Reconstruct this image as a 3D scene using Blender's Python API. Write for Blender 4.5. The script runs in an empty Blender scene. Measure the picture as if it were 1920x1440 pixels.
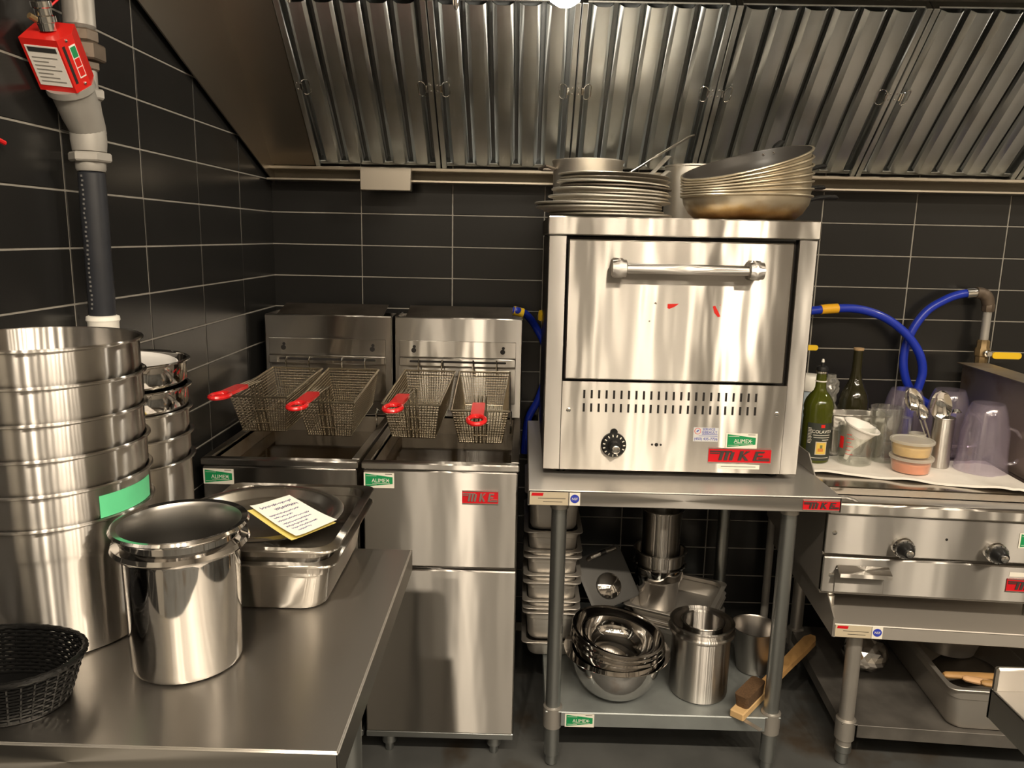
import bpy, bmesh, math, random
from mathutils import Matrix, Vector, Euler
random.seed(7)
C = bpy.context.scene.collection
S = bpy.context.scene
PI = math.pi
R_ = math.radians

# ------------------------------------------------------------------ camera, light, exposure
cam_d = bpy.data.cameras.new('camera'); cam = bpy.data.objects.new('camera', cam_d); C.objects.link(cam)
FPX = 1440.0
cam_d.sensor_fit = 'HORIZONTAL'; cam_d.sensor_width = 36.0; cam_d.lens = FPX / 1920.0 * 36.0
cam_d.clip_start = 0.02
_p, _yw, _r = R_(10.8), 0.0132, 0.0206
Fw = Vector((-math.sin(_yw) * math.cos(_p), math.cos(_yw) * math.cos(_p), -math.sin(_p)))
R0 = Fw.cross(Vector((0, 0, 1))).normalized(); U0 = R0.cross(Fw)
Rt = math.cos(_r) * R0 + math.sin(_r) * U0; Up = Rt.cross(Fw)
M = Matrix((Rt, Up, -Fw)).transposed().to_4x4(); M.translation = (0, -2.66, 1.45)
cam.matrix_world = M
S.camera = cam

S.view_settings.view_transform = 'Standard'; S.view_settings.look = 'None'
S.view_settings.gamma = 1.0; S.view_settings.use_curve_mapping = False
S.view_settings.exposure = -0.1
try:
    S.cycles.use_denoising = True
    S.cycles.sample_clamp_indirect = 6.0
    S.cycles.blur_glossy = 0.6
    S.cycles.max_bounces = 10
    S.cycles.transmission_bounces = 10
    S.cycles.transparent_max_bounces = 12
    S.cycles.caustics_refractive = False
except Exception:
    pass
w = bpy.data.worlds.new('world'); S.world = w; w.use_nodes = True
w.node_tree.nodes['Background'].inputs[0].default_value = (1.0, 0.86, 0.68, 1)
w.node_tree.nodes['Background'].inputs[1].default_value = 0.05

WARM = (1.0, 0.855, 0.665)
def area(name, loc, size, power, col=WARM, disk=True, sy=None, rot=(0, 0, 0)):
    d = bpy.data.lights.new(name, 'AREA'); d.energy = power; d.color = col
    d.shape = 'DISK' if disk else 'RECTANGLE'; d.size = size
    if not disk: d.size_y = sy
    o = bpy.data.objects.new(name, d); C.objects.link(o); o.location = loc; o.rotation_euler = rot
    return o
# rows of ceiling downlights in the kitchen behind the camera
for x, p_ in ((-.62, 5), (-.32, 12), (-.05, 3), (.25, 5), (.49, 6), (.64, 3), (.74, 9), (.98, 9), (1.29, 14), (1.75, 8), (2.2, 8), (2.7, 8)):
    area('ceiling_downlight', (x, -2.95, 2.62), 0.07, p_ * 2.0)
for x, p_ in ((-.5, 8), (.15, 9), (.7, 5), (1.05, 8), (1.7, 9), (2.4, 9)):
    area('ceiling_downlight', (x, -4.3, 2.62), 0.08, p_ * 1.0)
# two unseen rectangular lamps added to brighten the room reflected in the steel
area('ceiling_fill', (0.5, -3.6, 2.63), 1.2, 9.0, disk=False, sy=0.3)
area('ceiling_fill', (2.4, -3.4, 2.63), 1.2, 9.0, disk=False, sy=0.3)

# ------------------------------------------------------------------ materials
MATS = {}
def _new(name):
    m = bpy.data.materials.new(name); m.use_nodes = True
    n = m.node_tree.nodes; b = n['Principled BSDF']
    return m, n, m.node_tree.links, b
def mat(name, col, rough=0.5, metal=0.0, spec=0.5, coat=0.0, noise=0.0, nscale=20.0, bump=0.0, trans=0.0, ior=1.45, emit=None, estr=0.0, alpha=1.0):
    if name in MATS: return MATS[name]
    m, n, l, b = _new(name)
    b.inputs['Base Color'].default_value = (*col, 1); b.inputs['Roughness'].default_value = rough
    b.inputs['Metallic'].default_value = metal
    b.inputs['Specular IOR Level'].default_value = spec
    b.inputs['Coat Weight'].default_value = coat
    b.inputs['Transmission Weight'].default_value = trans; b.inputs['IOR'].default_value = ior
    if emit: b.inputs['Emission Color'].default_value = (*emit, 1); b.inputs['Emission Strength'].default_value = estr
    if noise or bump:
        tc = n.new('ShaderNodeTexCoord'); no = n.new('ShaderNodeTexNoise')
        no.inputs['Scale'].default_value = nscale; no.inputs['Detail'].default_value = 5
        l.new(tc.outputs['Object'], no.inputs['Vector'])
        if noise:
            mx = n.new('ShaderNodeMix'); mx.data_type = 'RGBA'
            mx.inputs[6].default_value = (*[c * (1 - noise) for c in col], 1)
            mx.inputs[7].default_value = (*[min(1, c * (1 + noise)) for c in col], 1)
            l.new(no.outputs['Fac'], mx.inputs[0]); l.new(mx.outputs[2], b.inputs['Base Color'])
        if bump:
            bp = n.new('ShaderNodeBump'); bp.inputs['Strength'].default_value = bump; bp.inputs['Distance'].default_value = 0.002
            l.new(no.outputs['Fac'], bp.inputs['Height']); l.new(bp.outputs['Normal'], b.inputs['Normal'])
    MATS[name] = m
    return m
def steel(name, rough=0.28, spread=0.0, axis='Z', col=(0.60, 0.575, 0.545), wave=0.12, wscale=(6, 6, 1.2), dirt=0.0, dirtcol=(0.22, 0.13, 0.05), vary=0.04, metal=1.0):
    """stainless steel; spread > 0: brushed, the reflections stretched across the brushing (width 'rough' along it, 'spread' across it)"""
    if name in MATS: return MATS[name]
    m, n, l, b = _new(name)
    tc = n.new('ShaderNodeTexCoord')
    no = n.new('ShaderNodeTexNoise'); no.inputs['Scale'].default_value = 5; no.inputs['Detail'].default_value = 4
    l.new(tc.outputs['Object'], no.inputs['Vector'])
    mx = n.new('ShaderNodeMix'); mx.data_type = 'RGBA'
    mx.inputs[6].default_value = (*[c * (1 - vary) for c in col], 1); mx.inputs[7].default_value = (*[min(1, c * (1 + vary)) for c in col], 1)
    l.new(no.outputs['Fac'], mx.inputs[0])
    last = mx.outputs[2]
    if dirt:
        n3 = n.new('ShaderNodeTexNoise'); n3.inputs['Scale'].default_value = 7; n3.inputs['Detail'].default_value = 8
        l.new(tc.outputs['Object'], n3.inputs['Vector'])
        r3 = n.new('ShaderNodeMapRange'); r3.inputs['From Min'].default_value = 0.5; r3.inputs['From Max'].default_value = 0.75; r3.inputs['To Max'].default_value = dirt
        l.new(n3.outputs['Fac'], r3.inputs['Value'])
        m3 = n.new('ShaderNodeMix'); m3.data_type = 'RGBA'; l.new(r3.outputs[0], m3.inputs[0]); l.new(last, m3.inputs[6]); m3.inputs[7].default_value = (*dirtcol, 1)
        last = m3.outputs[2]
    if spread:
        g = n.new('ShaderNodeBsdfAnisotropic'); n.remove(b)
        tg = n.new('ShaderNodeTangent'); tg.direction_type = 'RADIAL'; tg.axis = axis; l.new(tg.outputs[0], g.inputs['Tangent'])
        g.inputs['Roughness'].default_value = (rough * spread) ** .25; g.inputs['Anisotropy'].default_value = 1 - math.sqrt(rough / spread)
        l.new(last, g.inputs['Color']); l.new(g.outputs[0], n['Material Output'].inputs[0]); b = g
    else:
        b.inputs['Metallic'].default_value = metal; b.inputs['Roughness'].default_value = rough
        l.new(last, b.inputs['Base Color'])
    if wave:
        mp2 = n.new('ShaderNodeMapping'); mp2.inputs['Scale'].default_value = wscale
        l.new(tc.outputs['Object'], mp2.inputs['Vector'])
        n2 = n.new('ShaderNodeTexNoise'); n2.inputs['Scale'].default_value = 1.5; n2.inputs['Detail'].default_value = 2
        l.new(mp2.outputs[0], n2.inputs['Vector'])
        bp = n.new('ShaderNodeBump'); bp.inputs['Strength'].default_value = wave; bp.inputs['Distance'].default_value = 0.01
        l.new(n2.outputs['Fac'], bp.inputs['Height']); l.new(bp.outputs['Normal'], b.inputs['Normal'])
    MATS[name] = m
    return m
SF = steel('brushed_steel_front', 0.014, 0.50, 'Z', col=(.46, .44, .415))                                   # upright panels
SO = steel('oven_steel', 0.013, 0.50, 'Z', col=(0.50, 0.475, 0.44), wave=0.26)
ST = steel('brushed_steel_top', 0.05, 0.25, 'Y', wscale=(3, 3, 3), wave=0.10)   # table tops
SC = steel('brushed_steel_round', 0.014, 0.45, 'Z', wave=0.05, wscale=(8, 8, 8))
SP = steel('polished_steel', 0.07, 0.0, 'Z', col=(0.66, 0.64, 0.62), wave=0.05, wscale=(10, 10, 10))
SD = steel('dull_steel', 0.40, 0.0, 'Z', col=(0.56, 0.53, 0.49), wave=0.1, wscale=(8, 8, 8), metal=.82)
SH = steel('hood_steel', 0.34, 0.0, 'Z', col=(0.46, 0.42, 0.36), wave=0.06)
GALV = steel('galvanised_steel', 0.36, 0.0, 'Z', col=(0.47, 0.49, 0.485), wave=0.08, vary=.12)
FILT = steel('filter_steel', 0.06, 0.35, 'X', col=(0.74, 0.765, 0.77), wave=0.16, wscale=(10, 2, 10), dirt=0.3, dirtcol=(0.40, 0.34, 0.24), vary=.1)
FILTD = mat('filter_gap_shade', (0.16, 0.165, 0.165), 0.5, 0.6)  # shade of the gaps between baffles put into a darker colour
ALU = steel('aluminium_pan', 0.46, 0.0, 'Z', col=(0.74, 0.70, 0.63), wave=0.1, dirt=0.35, dirtcol=(0.30, 0.19, 0.08))
ALUD = steel('burnt_pan', 0.5, 0.0, 'Z', col=(0.22, 0.19, 0.16), wave=0.2, dirt=0.7, dirtcol=(0.05, 0.035, 0.02))
GREASE = steel('greasy_steel', 0.5, 0.0, 'Y', col=(0.50, 0.44, 0.36), wave=0.15, dirt=0.8, dirtcol=(0.28, 0.16, 0.05))
WIRE = mat('basket_wire', (0.50, 0.44, 0.34), 0.3, 1.0)
CHROME = mat('chrome', (0.8, 0.78, 0.75), 0.08, 1.0)
TILE = mat('black_tile', (0.014, 0.0138, 0.0135), 0.24, 0, 0.5, noise=0.15, nscale=6, bump=0.03)
GROUT = mat('grout', (0.28, 0.265, 0.235), 0.85, noise=0.25, nscale=60)
FLOORM = mat('floor_paint', (0.085, 0.087, 0.085), 0.45, noise=0.45, nscale=7, bump=0.05)
_n, _l = FLOORM.node_tree.nodes, FLOORM.node_tree.links
_src = _n['Principled BSDF'].inputs['Base Color'].links[0].from_socket
_z = _n.new('ShaderNodeTexNoise'); _z.inputs['Scale'].default_value = 4.5; _z.inputs['Detail'].default_value = 7
_t = _n.new('ShaderNodeTexCoord'); _l.new(_t.outputs['Object'], _z.inputs['Vector'])
_q = _n.new('ShaderNodeMapRange'); _q.inputs['From Min'].default_value = .56; _q.inputs['From Max'].default_value = .68; _q.inputs['To Max'].default_value = .8; _l.new(_z.outputs['Fac'], _q.inputs['Value'])
_m = _n.new('ShaderNodeMix'); _m.data_type = 'RGBA'; _l.new(_q.outputs[0], _m.inputs[0]); _l.new(_src, _m.inputs[6]); _m.inputs[7].default_value = (.05, .034, .02, 1)
_l.new(_m.outputs[2], _n['Principled BSDF'].inputs['Base Color'])
CEILM = mat('ceiling_paint', (0.55, 0.52, 0.47), 0.8)
WALLM = mat('room_paint', (0.30, 0.275, 0.24), 0.7)
BLACK = mat('black_plastic', (0.012, 0.012, 0.012), 0.35)
DARK = mat('gap_shade', (0.012, 0.010, 0.009), 0.7)  # near-black colour stands for the shade inside holes, slots and gaps
RUBBER = mat('black_rubber', (0.022, 0.024, 0.03), 0.4, noise=0.2, nscale=30)
RED = mat('red_plastic', (0.72, 0.018, 0.02), 0.25, coat=0.5)
REDP = mat('red_paint', (0.66, 0.02, 0.015), 0.28, coat=0.3)
REDB = mat('red_enamel', (0.58, 0.008, 0.015), 0.3, coat=0.3)
WHITE = mat('white_plastic', (0.80, 0.78, 0.72), 0.4)
PAPER = mat('paper_white', (0.86, 0.83, 0.78), 0.8)
YPAPER = mat('paper_yellow', (0.78, 0.66, 0.20), 0.8)
INK = mat('ink', (0.13, 0.12, 0.26), 0.8)
INKB = mat('ink_black', (0.03, 0.03, 0.03), 0.7)
BLUEI = mat('ink_blue', (0.03, 0.05, 0.42), 0.6)
GREENL = mat('label_green', (0.01, 0.26, 0.085), 0.5)
TAPE = mat('green_tape', (0.10, 0.52, 0.25), 0.6, noise=0.1, nscale=40)
STICK = mat('sticker_white', (0.80, 0.77, 0.68), 0.55)
BEIGE = mat('label_beige', (0.52, 0.45, 0.33), 0.45)
SILV = mat('silver_letter', (0.72, 0.70, 0.66), 0.3, 1.0)
GREYL = mat('dark_letter', (0.10, 0.09, 0.085), 0.35, 0.6)
CAST = mat('cast_grey', (0.36, 0.345, 0.32), 0.5, 0.3, noise=0.15, nscale=25, bump=0.1)
BRASSO = mat('old_iron', (0.13, 0.10, 0.075), 0.5, 0.5, noise=0.3, nscale=30)
BRASS = mat('brass', (0.24, 0.17, 0.085), 0.5, 0.6, noise=0.3, nscale=40)
BLUE = mat('blue_hose', (0.012, 0.035, 0.42), 0.3, coat=0.3)
YEL = mat('yellow_tag', (0.80, 0.42, 0.02), 0.4)
YELH = mat('yellow_handle', (0.85, 0.55, 0.02), 0.35, coat=0.3)
OIL = mat('dark_oil', (0.02, 0.012, 0.005), 0.08)
NONSTICK = mat('nonstick_coating', (0.055, 0.05, 0.045), 0.38, 0.2, noise=0.2, nscale=20)
WOOD = mat('wood_handle', (0.42, 0.24, 0.09), 0.55, noise=0.3, nscale=25)
WOODL = mat('wood_block', (0.60, 0.40, 0.19), 0.6, noise=0.2, nscale=30)
BRIST = mat('bristles', (0.10, 0.055, 0.025), 0.9, noise=0.5, nscale=200, bump=0.8)
WICK = mat('black_wicker', (0.004, 0.004, 0.004), 0.27, spec=.4)
def clear(name, tint, rough=0.03, ior=1.45, boost=1.0, milky=0.0, milkcol=(.8, .78, .72)):
    """thin clear wall: see-through with fresnel reflections, optionally milky"""
    m, n, l, b = _new(name); n.remove(b); out = n['Material Output']
    tr = n.new('ShaderNodeBsdfTransparent'); tr.inputs[0].default_value = (*tint, 1)
    gl = n.new('ShaderNodeBsdfGlossy'); gl.inputs['Roughness'].default_value = rough; gl.inputs[0].default_value = (1, 1, 1, 1)
    lw = n.new('ShaderNodeLayerWeight'); lw.inputs[0].default_value = .5
    pw = n.new('ShaderNodeMath'); pw.operation = 'POWER'; pw.inputs[1].default_value = 4.0; l.new(lw.outputs['Facing'], pw.inputs[0])
    mu = n.new('ShaderNodeMath'); mu.operation = 'MULTIPLY_ADD'; mu.inputs[1].default_value = .5 * boost; mu.inputs[2].default_value = .05 * boost; mu.use_clamp = True; l.new(pw.outputs[0], mu.inputs[0])
    base = tr.outputs[0]
    if milky:
        df = n.new('ShaderNodeBsdfDiffuse'); df.inputs[0].default_value = (*milkcol, 1); tl_ = n.new('ShaderNodeBsdfTranslucent'); tl_.inputs[0].default_value = (*milkcol, 1)
        m1 = n.new('ShaderNodeMixShader'); m1.inputs[0].default_value = .35; l.new(df.outputs[0], m1.inputs[1]); l.new(tl_.outputs[0], m1.inputs[2])
        m2 = n.new('ShaderNodeMixShader'); m2.inputs[0].default_value = milky; l.new(base, m2.inputs[1]); l.new(m1.outputs[0], m2.inputs[2]); base = m2.outputs[0]
    mx = n.new('ShaderNodeMixShader'); l.new(mu.outputs[0], mx.inputs[0]); l.new(base, mx.inputs[1]); l.new(gl.outputs[0], mx.inputs[2]); l.new(mx.outputs[0], out.inputs[0])
    MATS[name] = m; return m
GLASS = clear('clear_glass', (.965, .975, .96), .03, 1.45, 2.0, .04)
PLAST = clear('clear_plastic', (.945, .925, .965), .07, 1.5, 1.3, .08, (.78, .72, .88))
FROST = clear('frosted_plastic', (.95, .94, .9), .35, 1.4, 1.0, .45)
FROSTT = clear('frosted_tub', (.97, .96, .94), .3, 1.4, 1.0, .10)
OLIVE = mat('green_glass', (0.20, 0.23, 0.02), 0.04, trans=0.75, ior=1.45)
DKGL = mat('dark_glass', (0.022, 0.02, 0.008), 0.06, spec=0.6)
BLUEJ = mat('blue_jug', (0.55, 0.66, 0.74), 0.35, trans=0.3)
TOWEL = mat('white_towel', (0.80, 0.77, 0.72), 0.9, noise=0.06, nscale=40, bump=0.3)
FOIL = mat('foil', (0.75, 0.73, 0.70), 0.16, 1.0)
WRAP = clear('plastic_wrap', (.9, .9, .88), .1, 1.5, 2.2, .25)
MUSTARD = mat('yellow_food', (0.72, 0.50, 0.18), 0.6, noise=0.3, nscale=60)
PINK = mat('red_food', (0.80, 0.26, 0.12), 0.6, noise=0.4, nscale=60)
GLOBE = mat('lamp_globe', (1, 1, 1), 0.3, emit=(1.0, 0.90, 0.74), estr=130.0)

# ------------------------------------------------------------------ mesh helpers
class MB:
    def __init__(s): s.v = []; s.f = []; s.m = []
    def add(s, vs, fs, mi=0, mx=None):
        k = len(s.v)
        for p in vs:
            p = Vector(p)
            s.v.append(mx @ p if mx else p)
        for f in fs: s.f.append([i + k for i in f]); s.m.append(mi)
        return s
    def box(s, x0, x1, y0, y1, z0, z1, bev=0.0, mi=0, mx=None):
        x0, x1 = min(x0, x1), max(x0, x1); y0, y1 = min(y0, y1), max(y0, y1); z0, z1 = min(z0, z1), max(z0, z1)
        if bev <= 0:
            v = [(x0, y0, z0), (x1, y0, z0), (x1, y1, z0), (x0, y1, z0), (x0, y0, z1), (x1, y0, z1), (x1, y1, z1), (x0, y1, z1)]
            return s.add(v, [(0, 3, 2, 1), (4, 5, 6, 7), (0, 1, 5, 4), (1, 2, 6, 5), (2, 3, 7, 6), (3, 0, 4, 7)], mi, mx)
        b = min(bev, (x1 - x0) * .49, (y1 - y0) * .49, (z1 - z0) * .49)
        lo = (x0, y0, z0); hi = (x1, y1, z1); v = []; idx = {}
        for cx in (0, 1):
            for cy in (0, 1):
                for cz in (0, 1):
                    c = (cx, cy, cz)
                    for ax in range(3):
                        p = []
                        for a in range(3):
                            e = hi[a] if c[a] else lo[a]
                            if a != ax: e += -b if c[a] else b
                            p.append(e)
                        idx[(c, ax)] = len(v); v.append(tuple(p))
        f = []
        for ax in range(3):
            o = [a for a in range(3) if a != ax]
            for sd in (0, 1):
                q = []
                for u, w_ in ((0, 0), (1, 0), (1, 1), (0, 1)):
                    c = [0, 0, 0]; c[ax] = sd; c[o[0]] = u; c[o[1]] = w_
                    q.append(idx[(tuple(c), ax)])
                f.append(q)
        for ax in range(3):
            o = [a for a in range(3) if a != ax]
            for u in (0, 1):
                for w_ in (0, 1):
                    c0 = [0, 0, 0]; c0[o[0]] = u; c0[o[1]] = w_; c1 = list(c0); c1[ax] = 1
                    f.append([idx[(tuple(c0), o[0])], idx[(tuple(c1), o[0])], idx[(tuple(c1), o[1])], idx[(tuple(c0), o[1])]])
        for cx in (0, 1):
            for cy in (0, 1):
                for cz in (0, 1):
                    c = (cx, cy, cz); f.append([idx[(c, 0)], idx[(c, 1)], idx[(c, 2)]])
        return s.add(v, f, mi, mx)
    def loops(s, L, cap0=True, cap1=True, mi=0, mx=None, close=True, wrap=False):
        n = len(L[0]); v = [p for lp in L for p in lp]; f = []
        m = len(L)
        for i in range(m if wrap else m - 1):
            j = (i + 1) % m
            for k in range(n if close else n - 1):
                q = (k + 1) % n
                f.append((i * n + k, i * n + q, j * n + q, j * n + k))
        if cap0 and not wrap: f.append(tuple(range(n - 1, -1, -1)))
        if cap1 and not wrap: f.append(tuple((m - 1) * n + k for k in range(n)))
        return s.add(v, f, mi, mx)
    def lathe(s, prof, seg=40, mi=0, mx=None, cap0=True, cap1=True):
        L = []
        for r, z in prof:
            r = max(r, 1e-4)
            L.append([(r * math.cos(2 * PI * k / seg), r * math.sin(2 * PI * k / seg), z) for k in range(seg)])
        return s.loops(L, cap0, cap1, mi, mx)
    def tube(s, path, r, seg=8, mi=0, closed=False, mx=None, flat=1.0, flatdir=None):
        P = [Vector(p) for p in path]; n = len(P); L = []
        prevN = None
        for i in range(n):
            if closed: t = (P[(i + 1) % n] - P[i - 1])
            else: t = P[min(i + 1, n - 1)] - P[max(i - 1, 0)]
            t = t.normalized() if t.length > 1e-9 else Vector((0, 0, 1))
            if prevN is None:
                a = Vector(flatdir) if flatdir else (Vector((0, 0, 1)) if abs(t.z) < 0.9 else Vector((1, 0, 0)))
                N = (a - t * a.dot(t)).normalized()
            else:
                N = (prevN - t * prevN.dot(t)); N = N.normalized() if N.length > 1e-6 else prevN
            prevN = N; B = t.cross(N)
            rr = r[i] if isinstance(r, (list, tuple)) else r
            L.append([P[i] + N * (rr * flat * math.cos(2 * PI * k / seg)) + B * (rr * math.sin(2 * PI * k / seg)) for k in range(seg)])
        return s.loops(L, True, True, mi, mx, wrap=closed)
    def prism(s, poly, z0, z1, mi=0, mx=None):
        return s.loops([[(x, y, z0) for x, y in poly], [(x, y, z1) for x, y in poly]], True, True, mi, mx)
    def plate(s, poly3, t, mi=0, mx=None):
        """thick polygon: poly3 world points, extruded by vector t"""
        t = Vector(t)
        return s.loops([[Vector(p) for p in poly3], [Vector(p) + t for p in poly3]], True, True, mi, mx)
    def text(s, body, size, mx, mi=0, ext=0.0003, align='LEFT', sx=1.0):
        c = bpy.data.curves.new('t', 'FONT'); c.body = body; c.size = size; c.extrude = ext; c.align_x = align; c.resolution_u = 2
        o = bpy.data.objects.new('t', c); C.objects.link(o)
        me = bpy.data.meshes.new_from_object(o)
        s.add([(v.co.x * sx, v.co.y, v.co.z) for v in me.vertices], [tuple(p.vertices) for p in me.polygons], mi, mx)
        bpy.data.objects.remove(o); bpy.data.curves.remove(c); bpy.data.meshes.remove(me)
        return s
WM = {}
def mtx(o):
    if o is None: return Matrix.Identity(4)
    return WM.get(o.name, Matrix.Identity(4))
def obj(name, mb, mats, parent=None, world=True, smooth=True, loc=None, rot=None, ang=35):
    me = bpy.data.meshes.new(name)
    v = mb.v
    if parent is not None and world:
        inv = mtx(parent).inverted(); v = [inv @ p for p in v]
    org = None
    if parent is None and loc is None and v:
        lo = Vector((min(p[i] for p in v) for i in range(3))); hi = Vector((max(p[i] for p in v) for i in range(3)))
        org = Vector(((lo.x + hi.x) / 2, (lo.y + hi.y) / 2, lo.z)); v = [p - org for p in v]
    me.from_pydata([tuple(p) for p in v], [], mb.f)
    for m in (mats if isinstance(mats, (list, tuple)) else [mats]): me.materials.append(m)
    if len(me.materials) > 1: me.polygons.foreach_set('material_index', mb.m)
    bm = bmesh.new(); bm.from_mesh(me); bmesh.ops.recalc_face_normals(bm, faces=bm.faces); bm.to_mesh(me); bm.free()
    if smooth:
        me.polygons.foreach_set('use_smooth', [True] * len(me.polygons)); me.set_sharp_from_angle(angle=R_(ang))
    o = bpy.data.objects.new(name, me); C.objects.link(o)
    if parent is not None: o.parent = parent
    if org is not None: o.location = org
    if loc is not None: o.location = loc
    if rot is not None: o.rotation_euler = rot
    WM[o.name] = (mtx(parent) if parent is not None else Matrix.Identity(4)) @ Matrix.LocRotScale(o.location, o.rotation_euler, None)
    return o
def tag(o, label=None, cat=None, group=None, kind=None):
    if label: o['label'] = label
    if cat: o['category'] = cat
    if group: o['group'] = group
    if kind: o['kind'] = kind
    return o
def thing(name, label, cat, loc=(0, 0, 0), rot=(0, 0, 0), group=None):
    o = bpy.data.objects.new(name, None); C.objects.link(o); o.empty_display_size = 0.05
    o.location = loc; o.rotation_euler = rot; tag(o, label, cat, group)
    WM[o.name] = Matrix.LocRotScale(Vector(loc), Euler(rot), None)
    return o
def copy_tree(o, parent=None):
    c = o.copy(); C.objects.link(c)
    if parent is not None: c.parent = parent
    for ch in list(o.children): copy_tree(ch, c)
    return c
def place(o, loc, rot=(0, 0, 0), label=None, group=None):
    o.location = loc; o.rotation_euler = rot
    WM[o.name] = Matrix.LocRotScale(Vector(loc), Euler(rot), None)
    if label: o['label'] = label
    if group: o['group'] = group
    return o
def rrect(hx, hy, r, z, n=5, cx=0, cy=0):
    r = min(r, hx, hy); P = []
    for qx, qy, a0 in ((1, 1, 0), (-1, 1, 90), (-1, -1, 180), (1, -1, 270)):
        for k in range(n + 1):
            a = R_(a0 + 90 * k / n)
            P.append((cx + qx * (hx - r) + r * math.cos(a), cy + qy * (hy - r) + r * math.sin(a), z))
    return P
def pan_mb(wx, wy, h, r=0.03, taper=0.012, rim=0.012, t=0.0012, br=0.014):
    """a rectangular gastronorm pan standing on z=0, outer rim size wx x wy"""
    hx, hy = wx / 2 - rim, wy / 2 - rim
    L = [rrect(hx - taper - br, hy - taper - br, r * .7, 0), rrect(hx - taper - br * .3, hy - taper - br * .3, r, br * .3), rrect(hx - taper, hy - taper, r, br),
         rrect(hx - taper * .3, hy - taper * .3, r, h * .72), rrect(hx, hy, r, h * .74), rrect(hx, hy, r, h - .003), rrect(hx + rim, hy + rim, r * .6, h - .0035), rrect(hx + rim + .0008, hy + rim + .0008, r * .6, h - .0015),
         rrect(hx + rim - .0005, hy + rim - .0005, r * .6, h), rrect(hx - .001, hy - .001, r, h - .0005), rrect(hx - t, hy - t, r, h - .003), rrect(hx - t, hy - t, r, h * .74 + t),
         rrect(hx - taper * .3 - t, hy - taper * .3 - t, r, h * .72 + t), rrect(hx - taper - t, hy - taper - t, r, br), rrect(hx - taper - br * .3 - t, hy - taper - br * .3 - t, r, br * .3 + t), rrect(hx - taper - br - t, hy - taper - br - t, r * .7, t)]
    return MB().loops(L)
def XZ(x, y, z, rz=0.0):
    """maps a drawing (x right, y up, z towards the viewer) onto an upright face looking along -Y"""
    return Matrix.Translation((x, y, z)) @ Matrix.Rotation(rz, 4, 'Z') @ Matrix.Rotation(PI / 2, 4, 'X')
def alimex(w=0.08, h=0.04):
    m = MB(); m.prism([(0, 0), (w, 0), (w, h), (0, h)], 0, .0006, 0)
    m.prism([(w * .05, h * .07), (w * .95, h * .28), (w * .95, h * .72), (w * .05, h * .93)], .0006, .0010, 1)
    t = Matrix.Translation((w * .26, h * .37, .0011)); m.text('ALIMEX', h * .36, t, 2, sx=.92)
    m.box(w * .74, w * .84, h * .47, h * .51, .001, .0013, 0, 2)
    m.box(w * .28, w * .86, h * .29, h * .31, .001, .0013, 0, 2)
    m.box(w * .08, w * .42, h * .78, h * .80, .001, .0013, 0, 2); m.box(w * .08, w * .42, h * .19, h * .21, .001, .0013, 0, 2)
    m.box(w * .70, w * .93, h * .90, h * .93, .0006, .0009, 0, 3)
    return m, [STICK, GREENL, STICK, INKB]
def mke(w, h, letters='dark'):
    m = MB(); m.prism([(0, 0), (w, 0), (w, h), (0, h)], 0, .002, 0)
    e = .06 * h
    for a in (((0, 0), (w, 0), (w, e), (0, e)), ((0, h - e), (w, h - e), (w, h), (0, h))): m.prism(a, .002, .003, 1)
    def P(pts, mi=2): m.prism([(x * w, y * h) for x, y in pts], .002, .0042, mi)
    P([(.02, .74), (.36, .74), (.375, .82), (.02, .82)])
    P([(.02, .62), (.17, .62), (.175, .67), (.02, .67)])
    for x in (.16, .245, .33):
        P([(x, .2), (x + .05, .2), (x + .085, .745), (x + .03, .745)])
    P([(.47, .2), (.52, .2), (.56, .82), (.505, .82)])
    P([(.525, .44), (.56, .56), (.66, .82), (.60, .82)]); P([(.53, .52), (.575, .52), (.64, .2), (.585, .2)])
    P([(.71, .2), (.76, .2), (.80, .82), (.75, .82)])
    P([(.79, .72), (.885, .72), (.895, .82), (.80, .82)]); P([(.775, .46), (.86, .46), (.87, .56), (.78, .56)]); P([(.75, .2), (.98, .2), (.98, .28), (.76, .28)])
    P([(.80, .33), (.98, .33), (.98, .37), (.80, .37)])
    return m, [REDB, SILV, GREYL if letters == 'dark' else SILV]
def nsf(s=0.03):
    m = MB(); m.prism([(0, 0), (s, 0), (s, s * 1.25), (0, s * 1.25)], 0, .0006, 0)
    m.lathe([(s * .42, .0006), (s * .42, .001)], 24, 1, Matrix.Translation((s / 2, s * .66, 0)))
    m.text('NSF', s * .36, Matrix.Translation((s / 2, s * .53, .0011)), 0, align='CENTER', sx=.9)
    return m, [STICK, BLUEI]
def maker_plate(w=0.085, h=0.036):
    m = MB(); m.prism([(0, 0), (w, 0), (w, h), (0, h)], 0, .0006, 0)
    m.prism([(w * .04, h * .70), (w * .34, h * .70), (w * .36, h * .93), (w * .06, h * .93)], .0006, .001, 1)
    m.box(w * .22, w * .93, h * .50, h * .54, .0006, .0009, 0, 2); m.box(w * .35, w * .85, h * .24, h * .28, .0006, .0009, 0, 2)
    return m, [BEIGE, REDB, INKB]
def decal(name, fn, parent, x, y, z, rz=0.0, label=None, **k):
    m, ms = fn(**k); mx = XZ(x, y, z, rz); m.v = [mx @ p for p in m.v]
    o = obj(name, m, ms, parent, smooth=False)
    if label: o['label'] = label
    return o

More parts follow.
